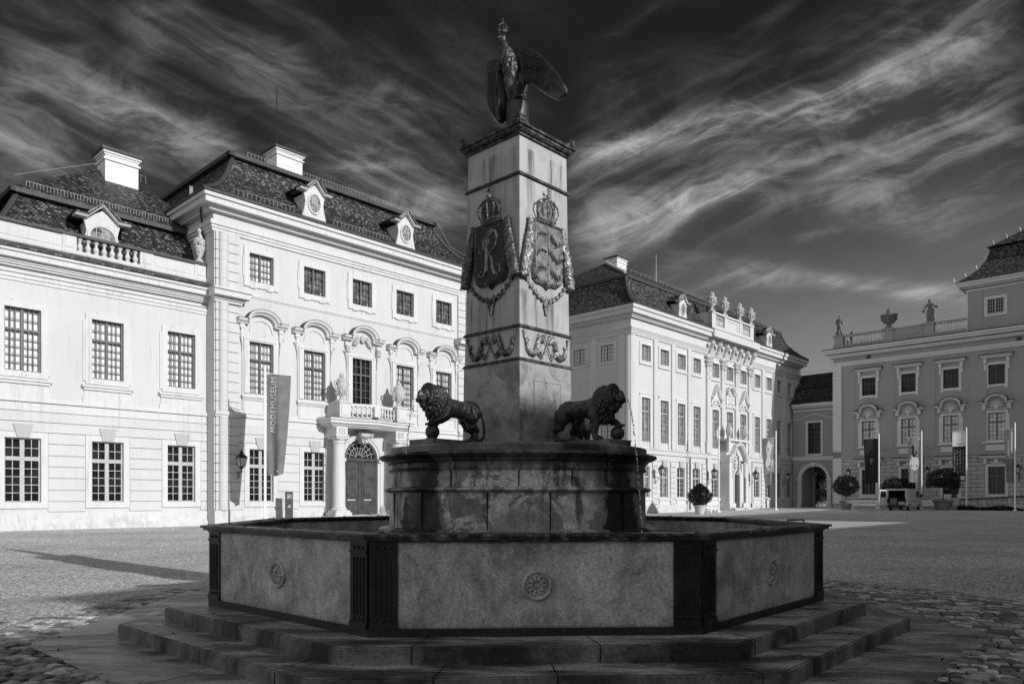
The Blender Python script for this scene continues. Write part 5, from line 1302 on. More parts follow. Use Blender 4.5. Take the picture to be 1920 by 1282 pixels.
# ================================================================ obelisk with its reliefs
OZ = 2.315
OB = thing('obelisk', 'tall tapering stone obelisk with crowned shields, garlands and sea horses in relief', 'obelisk', (FX+.03, FY, OZ), ANG)
def hw(z): return .548-.048*z/4.24
def relief(side):
    """returns the matrix of one face: x along it to the right, -y outward"""
    return Matrix.Identity(4) if side == 'right' else (Matrix.Rotation(-pi/2, 4, 'Z') if side == 'left' else Matrix.Rotation(pi/2 if side == 'far' else pi, 4, 'Z'))
def obelisk():
    def seg(nm, z0, z1, g=0.0, mt='obelisk_stone'):
        m = MB(); a, b = hw(z0)+g, hw(z1)+g; m.add([(-a,-a,z0),(a,-a,z0),(a,a,z0),(-a,a,z0),(-b,-b,z1),(b,-b,z1),(b,b,z1),(-b,b,z1)], [(3,2,1,0),(4,5,6,7),(0,1,5,4),(1,2,6,5),(2,3,7,6),(3,0,4,7)])
        return m.build(nm, mt, OB)
    seg('base_block', 0, 1.18, .012); seg('frieze_block', 1.22, 1.63, .004); seg('shaft', 1.67, 3.70); seg('top_block', 3.74, 4.24)
    for z in (1.18, 1.63, 3.70): seg('moulding', z, z+.02, .032, 'mossy_moulding'); seg('moulding', z+.02, z+.042, .018, 'mossy_moulding')
    m = MB(); m.box(-.53, .53, -.53, .53, 4.24, 4.275); m.box(-.575, .575, -.575, .575, 4.30, 4.34); m.box(-.55, .55, -.55, .55, 4.275, 4.30); m.box(-.60, .60, -.60, .60, 4.34, 4.375)
    for k in range(26):
        x = -.53+1.06*(k+.5)/26
        for q in range(4): m.M = Matrix.Rotation(q*pi/2, 4, 'Z'); m.box(x-.010, x+.010, -.568, -.55, 4.275, 4.30)
    m.M = None; cp = m.build('cap', 'mossy_moulding', OB)
    for q in range(4):
        m = MB(); m.M = Matrix.Rotation(q*pi/2, 4, 'Z') @ Matrix.Translation((-.585, -.585, 4.375))
        m.add([(0,0,0),(.2,0,0),(0,.2,0),(0.0,0.0,.13),(.16,.0,.03),(.0,.16,.03),(.1,.1,0)], [(0,1,4,3),(0,3,5,2),(3,4,6),(3,6,5),(1,6,4),(2,5,6),(0,2,6,1)])
        m.tube([(.03, -.008, .02), (.11, -.008, .03), (.12, -.008, .08), (.07, -.008, .09), (.07, -.008, .06)], .010, 5); m.tube([(-.008, .03, .02), (-.008, .11, .03), (-.008, .12, .08), (-.008, .07, .09), (-.008, .07, .06)], .010, 5)
        m.build('corner_palmette', 'mossy_moulding', cp)
    m = MB(); m.M = relief('right'); y = -hw(.5)-.012
    ring(m, -.25, .29, .2, .93, .02, y-.012, y+.01); m.box(-.25, .29, y-.004, y+.01, .2, .93); m.build('access_panel', 'obelisk_stone', OB)
    for side in ('right', 'left'):
        R = relief(side); mt = 'relief_metal' if side == 'right' else 'relief_dark'
        y = -hw(2.75)
        out = [(-.305, 3.16), (.305, 3.16), (.31, 3.1), (.31, 2.45), (.29, 2.34), (.22, 2.29), (.10, 2.285), (.03, 2.26), (0, 2.22), (-.03, 2.26), (-.10, 2.285), (-.22, 2.29), (-.29, 2.34), (-.31, 2.45), (-.31, 3.1)]
        m = MB(); m.M = R @ Matrix.Translation((.01, 0, 0)); m.prism(out, y-.05, y); f = [(x*.86, 2.70+(z-2.70)*.88) for x, z in out]
        n = len(out)
        m.add([(x, y-.05, z) for x, z in out]+[(x*.93, y-.085, 2.70+(z-2.70)*.94) for x, z in out]+[(x, y-.055, z) for x, z in f], [(L*n+i, L*n+(i+1) % n, (L+1)*n+(i+1) % n, (L+1)*n+i) for L in (0, 1) for i in range(n)])
        sh = m.build('shield', mt, OB)
        m = MB(); m.M = R @ Matrix.Translation((.01, 0, 0)); m.prism(f, y-.06, y-.052); fld = m.build('shield_field', 'shield_grey' if side == 'right' else 'cast_iron', sh)
        ch = MB(); ch.M = R @ Matrix.Translation((.01, y-.062, 0))
        if side == 'left':
            def st(pts, w=.02):
                k = len(pts); ch.tube([(a, 0, b) for a, b in pts], [w*(.45+.75*sin(pi*(i+.4)/(k))) for i in range(k)], 6, .8)
            st([(-.04, 3.02), (-.06, 2.9), (-.07, 2.75), (-.06, 2.62), (-.07, 2.5), (-.12, 2.42), (-.19, 2.41), (-.21, 2.47), (-.17, 2.5)], .025)
            st([(-.19, 2.84), (-.21, 2.78), (-.16, 2.75), (-.11, 2.82), (-.12, 2.92), (-.05, 3.0), (.04, 3.03), (.12, 3.0), (.15, 2.92), (.12, 2.82), (.05, 2.74), (-.04, 2.72)], .026)
            st([(-.03, 2.73), (.03, 2.66), (.05, 2.54), (.09, 2.44), (.16, 2.4), (.21, 2.45), (.19, 2.53), (.14, 2.52)], .027)
            st([(-.13, 2.93), (-.05, 2.96), (.03, 2.99), (.12, 3.04), (.2, 3.08)], .018)
            st([(-.08, 2.9), (-.02, 2.93), (-.0, 2.86), (-.04, 2.83)], .018)
            ch.build('monogram', 'relief_metal', fld)
        else:
            m2 = MB(); m2.M = ch.M; m2.box(-.01, .01, -.012, .004, 2.34, 3.05); m2.build('shield_divider', 'relief_metal', fld)
            for k in range(3):
                a = MB(); a.M = ch.M; z = 2.94-.235*k
                a.tube([(-.235, 0, z-.06), (-.22, 0, z+.01), (-.14, 0, z+.05), (-.04, 0, z+.04)], [.010, .02, .02, .015], 5)
                for q, (bx, bz) in enumerate(((-.2, .03), (-.15, .05), (-.09, .05))): a.tube([(bx, 0, z+bz), (bx+.035, 0, z+bz-.055)], [.012, .004], 5)
                a.build('antler', 'relief_dark', fld)
                a = MB(); a.M = ch.M; z = 2.9-.235*k
                a.tube([(.05, 0, z+.06), (.09, 0, z+.035), (.17, 0, z-.01), (.2, 0, z-.05)], [.028, .034, .03, .024], 6); a.ell((.055, 0, z+.075), (.036, .02, .03), 6, 5)
                for px, pz, qx, qz in ((.08, .03, .04, -.005), (.10, .02, .07, -.04), (.18, -.03, .13, -.07), (.195, -.05, .18, -.1), (.2, -.04, .25, .0), (.25, .0, .235, .05)): a.tube([(px, 0, z+pz), (qx, 0, z+qz)], [.016, .012], 5)
                a.build('heraldic_lion', 'relief_dark', fld)
        c = MB(); c.M = R @ Matrix.Translation((.0, y-.02, 3.17))
        c.tube([(.17*cos(a), -.05*sin(a)-.02, .03-.02*sin(a)) for a in [pi*k/10 for k in range(11)]], .022, 6); c.tube([(.165*cos(a), -.05*sin(a)-.02, -.01-.02*sin(a)) for a in [pi*k/10 for k in range(11)]], .013, 6)
        for w in (-1, -.5, 0, .5, 1):
            pts = [(w*.16, -.03-.04*(1-abs(w)), .03), (w*.23, -.04-.04*(1-abs(w)), .14), (w*.21, -.04-.05*(1-abs(w)), .23), (w*.12, -.05, .29), (0, -.05, .31)]
            c.tube(pts, .013, 6)
            for q in range(9):
                i = min(int(q/2), 3); f_ = q/2-i; p = Vector(pts[i]).lerp(Vector(pts[i+1]), f_); c.ell(p+Vector((0, -.013, 0)), .012, 5, 4)
        c.ell((0, -.05, .345), .036, 10, 8); c.box(-.008, .008, -.058, -.042, .37, .47); c.box(-.035, .035, -.058, -.042, .415, .435)
        c.prism([(-.15, .03), (.15, .03), (.17, .15), (.1, .26), (0, .29), (-.1, .26), (-.17, .15)], -.03, 0.02)
        c.build('crown', mt, OB)
        rr = random.Random(9)
        for sg in (-1, 1):
            p = []; g = MB()
            for q in range(15):
                f_ = q/14; xx = sg*(.34+.15*f_**1.3); zz = 3.13-.78*f_; w = .022+.055*sin(pi*min(f_*.62+.05, 1))*1.25
                p.append(('e', (xx, y-.035-w*.35, zz), (w*.95, w*.75, .05)))
                for j in range(5): a = rr.uniform(-1.3, 1.3); p.append(('e', (xx+w*.85*sin(a), y-.035-w*.35-w*.62*cos(a), zz+rr.uniform(-.03, .03)), (.018, .014, .021)))
            me = organic(p, .009, 1, 'laurel_garland'); me.transform(R); link('laurel_garland', me, mt if side == 'right' else 'relief_dark', OB)
        g = MB(); g.M = R
        pts = []
        for q in range(13):
            f_ = q/12; a = -.47+.94*f_; z = 2.43-.36*sin(pi*f_)**.8; g.ell((a, y-.03, z), (.032, .022, .034), 8, 6)
            for j in range(5): b = j*2*pi/5; g.ell((a+.026*cos(b), y-.045, z+.026*sin(b)), .011, 5, 4)
            if q < 12: a2 = a+.039; g.ell((a2, y-.025, 2.43-.36*sin(pi*(f_+.04))**.8), (.012, .012, .02), 6, 4)
        for j in range(14): f_ = j/13; g.ell((.045*(1-f_)*cos(j*2.3)*1.2, y-.035, 2.04-.15*f_), (.024, .02, .026), 6, 5)
        g.build('flower_chain', mt, OB)
        yy = -hw(1.4)-.004
        for sg in (-1, 1):
            p = []
            def T_(pts, rad): p.append(('t', [(sg*a, yy-.02, z) for a, z in pts], rad))
            T_([(.10, 1.48), (.13, 1.54), (.17, 1.5), (.19, 1.42), (.22, 1.34), (.28, 1.30), (.35, 1.31), (.40, 1.37), (.42, 1.44), (.40, 1.49), (.37, 1.46)], [.022, .034, .036, .045, .052, .05, .044, .036, .028, .022, .012])
            T_([(.41, 1.45), (.45, 1.5), (.47, 1.56), (.45, 1.6)], [.02, .016, .014, .02]); T_([(.46, 1.57), (.5, 1.6)], [.014, .006])
            T_([(.19, 1.36), (.13, 1.34), (.09, 1.29)], [.022, .016, .012]); T_([(.20, 1.33), (.15, 1.29), (.11, 1.25)], [.02, .015, .012])
            T_([(.13, 1.55), (.075, 1.5), (.06, 1.47)], [.03, .022, .018])
            for k in range(6): T_([(.15+.012*k, 1.575-.035*k), (.185+.016*k, 1.585-.038*k)], [.014, .006])
            me = organic(p, .007, 1, 'sea_horse'); me.transform(R); link('sea_horse', me, mt, OB)
        tr = MB(); tr.M = R
        for sg in (-1, 1):
            tr.tube([(sg*.10, yy-.03, 1.25), (-sg*.05, yy-.03, 1.54)], .009, 5)
            for q in (-1, 0, 1): tr.tube([(-sg*.05, yy-.03, 1.54), (-sg*(.055+.018*q)-q*.012, yy-.03, 1.57), (-sg*.065-q*.022, yy-.03, 1.615)], [.007, .007, .003], 5)
        tr.build('crossed_tridents', mt, OB)
obelisk()

# ================================================================ lions
def lion():
    t = thing('lion_statue', 'dark bronze lion left of the obelisk, one paw on a ball', 'statue', (0, 0, 0), 0, 'bronze lions round the obelisk')
    p = [('e', (.20, 0, .455), (.19, .145, .175)), ('e', (.02, 0, .465), (.26, .125, .135)), ('e', (-.12, 0, .455), (.2, .12, .13)), ('e', (-.30, 0, .455), (.17, .135, .155)), ('e', (.12, 0, .55), (.13, .09, .07)),
         ('e', (.32, 0, .56), (.15, .13, .18)), ('e', (.30, 0, .42), (.14, .13, .16)), ('e', (.45, 0, .60), (.10, .10, .12)), ('e', (.545, 0, .548), (.058, .066, .052)), ('e', (.52, 0, .60), (.07, .045, .07)), ('e', (.535, 0, .495), (.046, .05, .026)), ('e', (.52, 0, .462), (.045, .05, .04)),
         ('e', (.595, 0, .575), (.022, .03, .018)), ('e', (.525, .045, .655), (.03, .034, .02)), ('e', (.525, -.045, .655), (.03, .034, .02)), ('t', [(.55, 0, .66), (.58, 0, .62), (.595, 0, .58)], [.03, .026, .026]), ('e', (.48, .062, .585), (.045, .04, .05)), ('e', (.48, -.062, .585), (.045, .04, .05)), ('e', (.573, .035, .545), (.036, .032, .034)), ('e', (.573, -.035, .545), (.036, .032, .034)),
         ('e', (.38, .105, .685), (.022, .03, .03)), ('e', (.38, -.105, .685), (.022, .03, .03)),
         ('t', [(.2, -.09, .46), (.215, -.11, .34), (.24, -.115, .22), (.225, -.115, .1), (.235, -.115, .04)], [.11, .088, .058, .044, .046]), ('e', (.27, -.115, .033), (.068, .05, .036)),
         ('t', [(.20, .09, .44), (.26, .125, .33), (.33, .125, .275), (.41, .1, .245), (.44, .09, .23)], [.11, .085, .06, .048, .042]), ('e', (.465, .09, .215), (.06, .052, .034), Matrix.Rotation(.5, 3, 'Y')),
         ('t', [(-.30, .085, .44), (-.21, .105, .30), (-.235, .11, .22), (-.33, .11, .155), (-.31, .11, .07), (-.29, .11, .03)], [.13, .10, .07, .044, .038, .04]), ('e', (-.25, .11, .03), (.066, .048, .033)),
         ('t', [(-.32, -.085, .44), (-.32, -.105, .30), (-.36, -.11, .22), (-.455, -.11, .165), (-.44, -.11, .08), (-.42, -.11, .03)], [.13, .10, .07, .044, .038, .04]), ('e', (-.385, -.11, .03), (.066, .048, .033)),
         ('t', [(-.43, 0, .52), (-.5, 0, .46), (-.545, .01, .34), (-.55, .02, .18), (-.53, .03, .08), (-.46, .05, .04), (-.37, .05, .03)], [.034, .03, .025, .022, .022, .024, .028]), ('e', (-.34, .05, .038), (.055, .034, .034))]
    for sx, sy, z, off in ((.27, -.115, .033, .056), (.465, .09, .208, .05), (-.25, .11, .03, .056), (-.385, -.11, .03, .056)):
        for k in (-1.5, -.5, .5, 1.5): p.append(('e', (sx+off, sy+k*.023, z-.005), (.024, .012, .02)))
    me = organic(p, .0105, 2, 'body'); link('body', me, 'bronze', t)
    rr = random.Random(11); q = [('e', (.31, 0, .55), (.145, .145, .185)), ('e', (.28, 0, .41), (.12, .13, .15)), ('e', (.40, 0, .64), (.08, .11, .105))]
    def curls(c, r, n, th, lim):
        for i in range(n):
            k = i+.5; ph = math.acos(1-2*k/n); a = pi*(1+5**.5)*k
            d = Vector((cos(a)*sin(ph), sin(a)*sin(ph), cos(ph)))
            P_ = Vector((c[0]+d.x*r[0], c[1]+d.y*r[1], c[2]+d.z*r[2]))
            if lim(P_): 
                q.append(('e', tuple(P_), (th*rr.uniform(.8, 1.2), th*rr.uniform(.8, 1.1), th*1.2)))
                P2 = P_+Vector((rr.uniform(-.5, .5), rr.uniform(-.5, .5), -.9))*th; q.append(('e', tuple(P2+d*th*.3), (th*.55,)*3))
    notface = lambda P_: not (P_.x > .445 and abs(P_.y) < .085 and P_.z > .46)
    curls((.31, 0, .55), (.162, .16, .20), 190, .022, notface); curls((.29, 0, .41), (.135, .145, .17), 90, .022, notface); curls((.41, 0, .64), (.088, .12, .115), 90, .019, notface)
    for i in range(20):
        a = 2*pi*i/20; ry, rz_ = .112, .135; q.append(('e', (.47-.02*sin(a), ry*cos(a), .60+rz_*sin(a)), (.026, .026, .028)))
        q.append(('e', (.44, (ry+.025)*cos(a+.15), .60+(rz_+.025)*sin(a+.15)), (.026, .026, .03)))
    for i in range(8): q.append(('e', (.50-.012*abs(i-3.5), .02*(i-3.5), .43-.01*(i % 2)), (.02, .014, .034)))
    me = organic(q, .0078, 0, 'mane'); link('mane', me, 'bronze', t)
    b = MB(); b.ell((.44, .09, .099), (.092, .092, .099), 24, 16); b.build('ball', 'bronze', t, smooth=True)
    s = MB(); s.tube([(.57, 0, .52), (.595, 0, .50), (.615, 0, .505), (.625, 0, .52)], [.014, .013, .012, .014], 8); s.build('water_spout', 'black_iron', t)
    pl = MB(); pl.box(-.53, .55, -.235, .235, -.082, -.018); pl.box(-.535, .555, -.24, .24, -.018, 0); pl.build('plinth', 'step_stone', t)
    return t
LZ = OZ+.075
ln = lion(); LC = 1.25; LS = 1.0
def lion_at(du, dv, rz): return (FX+.03+du*UX+dv*VX, FY+du*UY+dv*VY, LZ), rz
l0, r0 = lion_at(-LC, 0, ANG+pi); ln.location = l0; ln.rotation_euler = (0, 0, r0); ln.scale = (1, 1, .93)
l1, r1 = lion_at(0, -LC, ANG-pi/2); copy_tree(ln, l1, r1, 'dark bronze lion right of the obelisk, seen from the side')
l2, r2 = lion_at(LC, 0, ANG); copy_tree(ln, l2, r2, 'dark bronze lion glimpsed behind the legs of the right lion')
def jet(loc, rz, label, end_z):
    t = MB(); rr = random.Random(6); M = Matrix.Translation(loc) @ Matrix.Rotation(rz, 4, 'Z'); t.M = M
    pts = []; x, z = .625, .52; vx, vz = .42, .10; k = 0
    while loc[2]+z > end_z and k < 200:
        pts.append(Vector((x, 0, z))); x += vx*.012; z += vz*.012; vz -= 9.8*.012; k += 1
    n = len(pts); cut = int(n*.45)
    t.tube([p+Vector((0, rr.uniform(-.002, .002), 0)) for p in pts[:cut]], [.011-.004*i/cut+rr.uniform(-.002, .002) for i in range(cut)], 6)
    for p in pts[cut-3:]:
        for _ in range(2): t.ell(p+Vector((rr.uniform(-.006, .006), rr.uniform(-.008, .008), rr.uniform(-.03, .03))), (.0068, .0068, rr.uniform(.008, .02)), 6, 4)
    for _ in range(26): p = pts[-1]; t.ell(p+Vector((rr.uniform(-.05, .05), rr.uniform(-.05, .05), rr.uniform(0, .08))), .005, 5, 4)
    o = t.build('water_jet', 'water_clear', smooth=True); tag(o, label, 'water jet', 'water jets from the lions')
jet(l0, r0, 'thin stream of water falling from the left lion', 2.2)
jet(l1, r1, 'thin stream of water falling from the right lion past the drum', 1.07)

# ================================================================ eagle
def eagle():
    D = 10.83; t = thing('eagle_statue', 'crowned dark bronze eagle with raised wings on top of the obelisk', 'statue', (FX+.03, FY, OZ+4.375))
    def q(x, y): return ((x-968)/F*D, (YH-y)/F*D+H-OZ-4.375)
    m = MB(); m.box(-.3, .3, -.3, .3, 0, .03); m.M = Matrix.Rotation(ANG, 4, 'Z'); m.box(-.34, .34, -.34, .34, 0, .05); m.M = None
    m.lathe([(.30, .05), (.22, .10), (.175, .18), (.165, .3), (.16, .6), (.155, .64), (.13, .66)], n=24); m.build('pedestal', 'bronze', t)
    p = []
    def E(x, y, d, rx, ry, rz, rot=None): a, b = q(x, y); p.append(('e', (a, d, b), (rx, ry, rz), rot) if rot else ('e', (a, d, b), (rx, ry, rz)))
    tilt = Matrix.Rotation(-.30, 3, 'Y')
    E(957, 140, 0, .125, .13, .30, tilt); E(948, 112, -.02, .10, .11, .16, tilt); E(963, 165, 0, .12, .12, .2, tilt); E(944, 95, -.02, .07, .075, .14, tilt)
    E(941, 78, -.03, .048, .055, .065); E(936, 80, -.08, .022, .05, .022)
    a, b = q(933, 84); p.append(('t', [(a+.01, -.1, b+.02), (a-.02, -.14, b), (a-.02, -.15, b-.03)], [.022, .014, .006]))
    for x0, x1, d in ((966, 968, -.09), (976, 980, -.03), (952, 956, -.02)):
        (ax, az_), (bx, bz) = q(x0, 150), q(x1, 193); p.append(('t', [(ax, d*.5, az_), ((ax+bx)/2, d-.04, (az_+bz)/2), (bx, d, bz)], [.09, .075, .045]))
        for k in (-1, 0, 1): p.append(('t', [(bx, d, bz+.02), (bx+.03*k, d-.07, bz+.015), (bx+.035*k, d-.1, bz-.03)], [.02, .016, .008]))
    (ax, az_), (bx, bz) = q(965, 170), q(962, 225); p.append(('t', [(ax, .1, az_), (bx, .24, bz)], [.08, .1]))
    rr = random.Random(3)
    for i in range(120):
        f_ = i/120; x = 944+f_*24; y = 96+f_*82; a, b = q(x, y); an = rr.uniform(-2.6, .1) ; w = .075+.06*sin(pi*min(f_*1.1, 1))
        p.append(('e', (a+w*cos(an), w*1.02*sin(an), b+rr.uniform(-.02, .02)), (.022, .02, .034)))
    me = organic(p, .0105, 1, 'body'); link('body', me, 'bronze', t)
    R1 = [(966.5, 98), (971, 92.5), (980, 91.5), (994.6, 96), (1008, 105.5), (1019.6, 116.6), (1038, 137), (1051, 154), (1060, 171), (1060.5, 180), (1056, 187), (1047.6, 190), (1037, 187.5), (1025.8, 182), (1012, 172.5), (1000.9, 164), (988, 157), (984, 158), (975, 140)]
    L1 = [(934, 118), (926, 115.5), (919.8, 116.7), (913, 124), (909.5, 138), (908.5, 155), (909.8, 182), (912.5, 200), (917.5, 214), (926, 227), (933, 232.5), (941.6, 234), (948, 227), (951, 205), (948, 176), (945, 140)]
    for pts, kd, off, nm in ((R1, -1.25, -.0, 0), (L1, 1.25, .04, 1)):
        x0 = q(*pts[0])[0]
        def qd(x, y):
            X = q(x, y)[0]
            for _ in range(12):
                dp = off+abs(X-x0)*kd; X = (x-968)/F*(D+dp)
            return X, (YH-y)/F*(D+dp)+H-OZ-4.375
        xz = [qd(*a) for a in pts]; m = MB(); n = len(xz)
        cx_ = sum(a for a, b in xz)/n; cz_ = sum(b for a, b in xz)/n
        def dep(x, z): return off+abs(x-x0)*kd
        def ring_(s, dy): return [(cx_+(x-cx_)*s, dep(x, z)+dy, cz_+(z-cz_)*s) for x, z in xz]
        layers = [ring_(.80, -.022), ring_(.94, -.035), ring_(1.0, -.02), ring_(1.0, .02), ring_(.92, .035)]
        vs = [v for l in layers for v in l]; fs = []
        for l in range(4):
            for i in range(n): fs.append((l*n+i, l*n+(i+1) % n, (l+1)*n+(i+1) % n, (l+1)*n+i))
        vs += [(cx_, dep(cx_, cz_)-.012, cz_), (cx_, dep(cx_, cz_)+.03, cz_)]; a = 5*n
        for i in range(n): fs.append((i, (i+1) % n, a)); fs.append((4*n+(i+1) % n, 4*n+i, a+1))
        m.add(vs, fs); w = m.build('wing', 'bronze', t, smooth=True)
        g = MB(); k0 = (966, 112) if nm == 0 else (930, 122)
        if nm == 0: tips = [(1050, 182), (1040, 183), (1030, 179), (1020, 174), (1010, 167), (1000, 160), (991, 153), (1056, 174)]; base_ = [(1010, 112), (1004, 116), (998, 118), (992, 119), (986, 120), (981, 121), (977, 122), (1018, 120)]
        else: tips = [(914, 196), (918, 208), (923, 218), (929, 226), (935, 229), (941, 229), (946, 220)]; base_ = [(914, 138), (918, 138), (922, 138), (926, 139), (931, 140), (936, 142), (940, 146)]
        for (bx, by), (tx, ty) in zip(base_, tips):
            (ax, az_), (cx2, cz2) = qd(bx, by), qd(tx, ty); g.tube([(ax, dep(ax, az_)-.03, az_), ((ax+cx2)/2, dep((ax+cx2)/2, 0)-.035, (az_+cz2)/2), (cx2, dep(cx2, cz2)-.022, cz2)], [.006, .009, .005], 6)
        for i in range(34):
            f_ = (i % 9)/8; r_ = i//9
            if nm == 0: x, y = 974+34*f_+r_*1, 101+r_*7+13*f_
            else: x, y = 915+22*f_, 122+r_*5+2*f_
            ax, az_ = qd(x, y); g.ell((ax, dep(ax, az_)-.028, az_), (.017, .008, .028), 6, 5)
        g.build('wing_feathers', 'bronze', w, smooth=True)
    c = MB(); a, b = q(940.5, 68); c.M = Matrix.Translation((a, -.03, b))
    c.lathe([(.045, 0), (.052, .01), (.05, .03)], n=14)
    for k in range(4):
        r_ = k*pi/4; c.tube([(.05*cos(r_), .05*sin(r_), .03), (.072*cos(r_), .072*sin(r_), .075), (.045*cos(r_), .045*sin(r_), .12), (0, 0, .13), (-.045*cos(r_), -.045*sin(r_), .12), (-.072*cos(r_), -.072*sin(r_), .075), (-.05*cos(r_), -.05*sin(r_), .03)], .009, 5)
    c.ell((0, 0, .15), .02, 8, 6); c.box(-.007, .007, -.007, .007, .16, .22); c.box(-.02, .02, -.006, .006, .185, .197); c.build('crown', 'relief_dark', t)
eagle()
bpy.context.view_layer.update()
# ================================================================ stone figures on the wing's roof balustrade
def figure(h, pose):
    """a draped standing figure in contrapposto, 2.4 m in its own units scaled to h"""
    if pose == 0:
        p = [('e', (0, 0, 2.22), (.13, .15, .17)), ('t', [(0, 0, 2.1), (.0, 0, 1.98)], [.08, .09]), ('e', (0, 0, 1.78), (.27, .18, .26)), ('e', (-.02, 0, 1.5), (.22, .17, .2)), ('e', (-.04, 0, 1.25), (.27, .2, .24)),
             ('t', [(-.12, 0, 1.25), (-.16, -.02, .75), (-.14, 0, .3), (-.12, -.02, .12)], [.17, .13, .09, .1]), ('t', [(.1, -.02, 1.2), (.16, -.12, .72), (.22, -.02, .3), (.24, -.06, .12)], [.17, .13, .09, .1]),
             ('t', [(.24, 0, 1.9), (.36, -.04, 1.6), (.2, -.2, 1.5), (.05, -.24, 1.62)], [.09, .08, .07, .06]), ('t', [(-.24, 0, 1.9), (-.36, -.02, 1.55), (-.3, -.1, 1.25)], [.09, .08, .06]),
             ('t', [(.1, .1, 1.9), (.32, .12, 1.4), (.3, .14, .9), (.2, .1, .5)], [.1, .16, .14, .08]), ('e', (-.25, .05, .3), (.2, .18, .25)), ('e', (0, 0, .06), (.42, .3, .1))]
    else:
        p = [('e', (-.03, 0, 2.24), (.13, .15, .16)), ('t', [(-.02, 0, 2.1), (.0, 0, 1.98)], [.08, .09]), ('e', (0, 0, 1.8), (.24, .17, .26)), ('e', (.03, 0, 1.5), (.2, .16, .2)), ('e', (.05, 0, 1.25), (.3, .2, .22)),
             ('t', [(.1, 0, 1.2), (.16, 0, .7), (.18, 0, .15)], [.19, .15, .13]), ('t', [(-.08, -.02, 1.2), (-.15, -.08, .72), (-.12, 0, .15)], [.18, .14, .12]),
             ('t', [(-.22, 0, 1.92), (-.4, -.02, 1.62), (-.52, -.1, 1.25)], [.09, .08, .1]), ('e', (-.52, -.1, 1.2), (.14, .12, .16)), ('t', [(.22, 0, 1.92), (.38, -.06, 1.65), (.55, -.12, 1.5)], [.09, .08, .09]), ('e', (.6, -.12, 1.52), (.2, .13, .14)),
             ('t', [(.05, .1, 1.7), (.25, .12, 1.2), (.25, .12, .4)], [.1, .16, .1]), ('e', (.28, .05, .32), (.18, .2, .26)), ('e', (0, 0, .06), (.46, .3, .1))]
    me = organic(p, .035, 1, 'stone_figure'); me.transform(Matrix.Scale(h/2.4, 4)); return me
def stone_figure(me, label, loc, rz, cat='statue'):
    o = link('stone_statue', me, 'stone_grey'); o.location = loc; o.rotation_euler = (0, 0, rz); return tag(o, label, cat, 'stone figures on the roof balustrade')
m0, m1 = figure(2.6, 0), figure(2.7, 1)
stone_figure(m0, 'grey stone figure on the corner pedestal of the shaded wing', fw.world(PEDS[0], -.3, 21.55), ANG-pi/2)
stone_figure(m1, 'grey stone figure with outstretched arm on the balustrade beside the raised storey', fw.world(PEDS[2], -.3, 21.55), ANG-pi/2)
stone_figure(m1, 'half-hidden dark stone figure behind the balustrade next to the corner figure', fw.world(fw.S(1596.5, 6.5), 6.5, 20.6), ANG-pi/2+1.9)
stone_figure(m0, 'lowest dark stone figure behind the balustrade, only its head showing', fw.world(fw.S(1616, 10.5), 10.5, 20.1), ANG-pi/2+.9)
def bowl_urn(loc, rz):
    t = thing('roof_urn', 'wide stone bowl urn with lid on the middle pedestal of the roof balustrade', 'urn', loc, rz)
    m = MB(); m.lathe([(.5, 0), (.5, .1), (.3, .25), (.22, .42), (.3, .5), (.62, .7), (.74, .95), (.7, 1.15), (.78, 1.3), (.95, 1.5), (.98, 1.58), (.8, 1.62)], n=20); m.build('bowl', 'stone_grey', t, smooth=True)
    m = MB(); m.lathe([(.7, 1.6), (.34, 1.78), (.24, 1.85), (.28, 1.95), (.3, 2.1), (.16, 2.2), (.2, 2.36), (.1, 2.4)], n=14); m.build('lid', 'stone_grey', t)
    m = MB()
    for i in range(9): a = i*2*pi/9; m.tube([(.78*cos(a), .78*sin(a), 1.3), (.86*cos(a+.2), .86*sin(a+.2), 1.1), (.72*cos(a+.35), .72*sin(a+.35), .9)], .07, 5)
    m.build('garland', 'stone_grey', t)
bowl_urn(fw.world(PEDS[1], -.3, 21.55), ANG-pi/2)

# ================================================================ wall lanterns
def lantern(label, f, x, zc, d=-.75, group='wall lanterns', s_off=0):
    t = thing('wall_lantern', label, 'lantern', f.world(f.S(x, d), d, zc), f.base()[1], group)
    m = MB(); w = .15; W2 = .23
    for a in (-1, 1):
        for b in (-1, 1): m.tube([(a*w, b*w, -.3), (a*W2, b*W2, .2)], .02, 4)
    m.box(-W2-.03, W2+.03, -W2-.03, W2+.03, .2, .24); m.box(-w-.01, w+.01, -w-.01, w+.01, -.33, -.29)
    m.lathe([(.36, .24), (.22, .38), (.12, .46), (.13, .52), (.05, .56), (.06, .62), (.02, .68)], n=4, phase=pi/4)
    m.lathe([(.1, -.33), (.14, -.36), (.05, -.44), (.06, -.5)], n=8); m.build('lantern_frame', 'black_iron', t)
    g = MB(); g.lathe([(.19, -.29), (.29, .19)], n=4, phase=pi/4); g.build('glass', 'glass_lamp', t)
    b = MB(); L = -d
    b.tube([(0, 0, -.5), (0, .02, -.62), (0, L*.4, -.66), (0, L*.8, -.6), (0, L, -.62)], .028, 5)
    b.tube([(0, L*.98, -1.05), (0, L*.6, -.95), (0, L*.35, -.8), (0, L*.5, -.7), (0, L*.66, -.8), (0, L*.55, -.9)], .024, 5); b.tube([(0, L-.02, -.45), (0, L-.02, -1.2)], .035, 5); b.ell((0, L-.05, -1.22), .06, 6, 5)
    b.build('bracket', 'black_iron', t); return t
la = lantern('black glazed wall lantern on the pavilion wall beside the tall museum banner', fb, 453, 3.75, -.75)
def lan(label, f, x, z, d=-.95):
    c = copy_tree(la, f.world(f.S(x, d), d, z), f.base()[1], label)
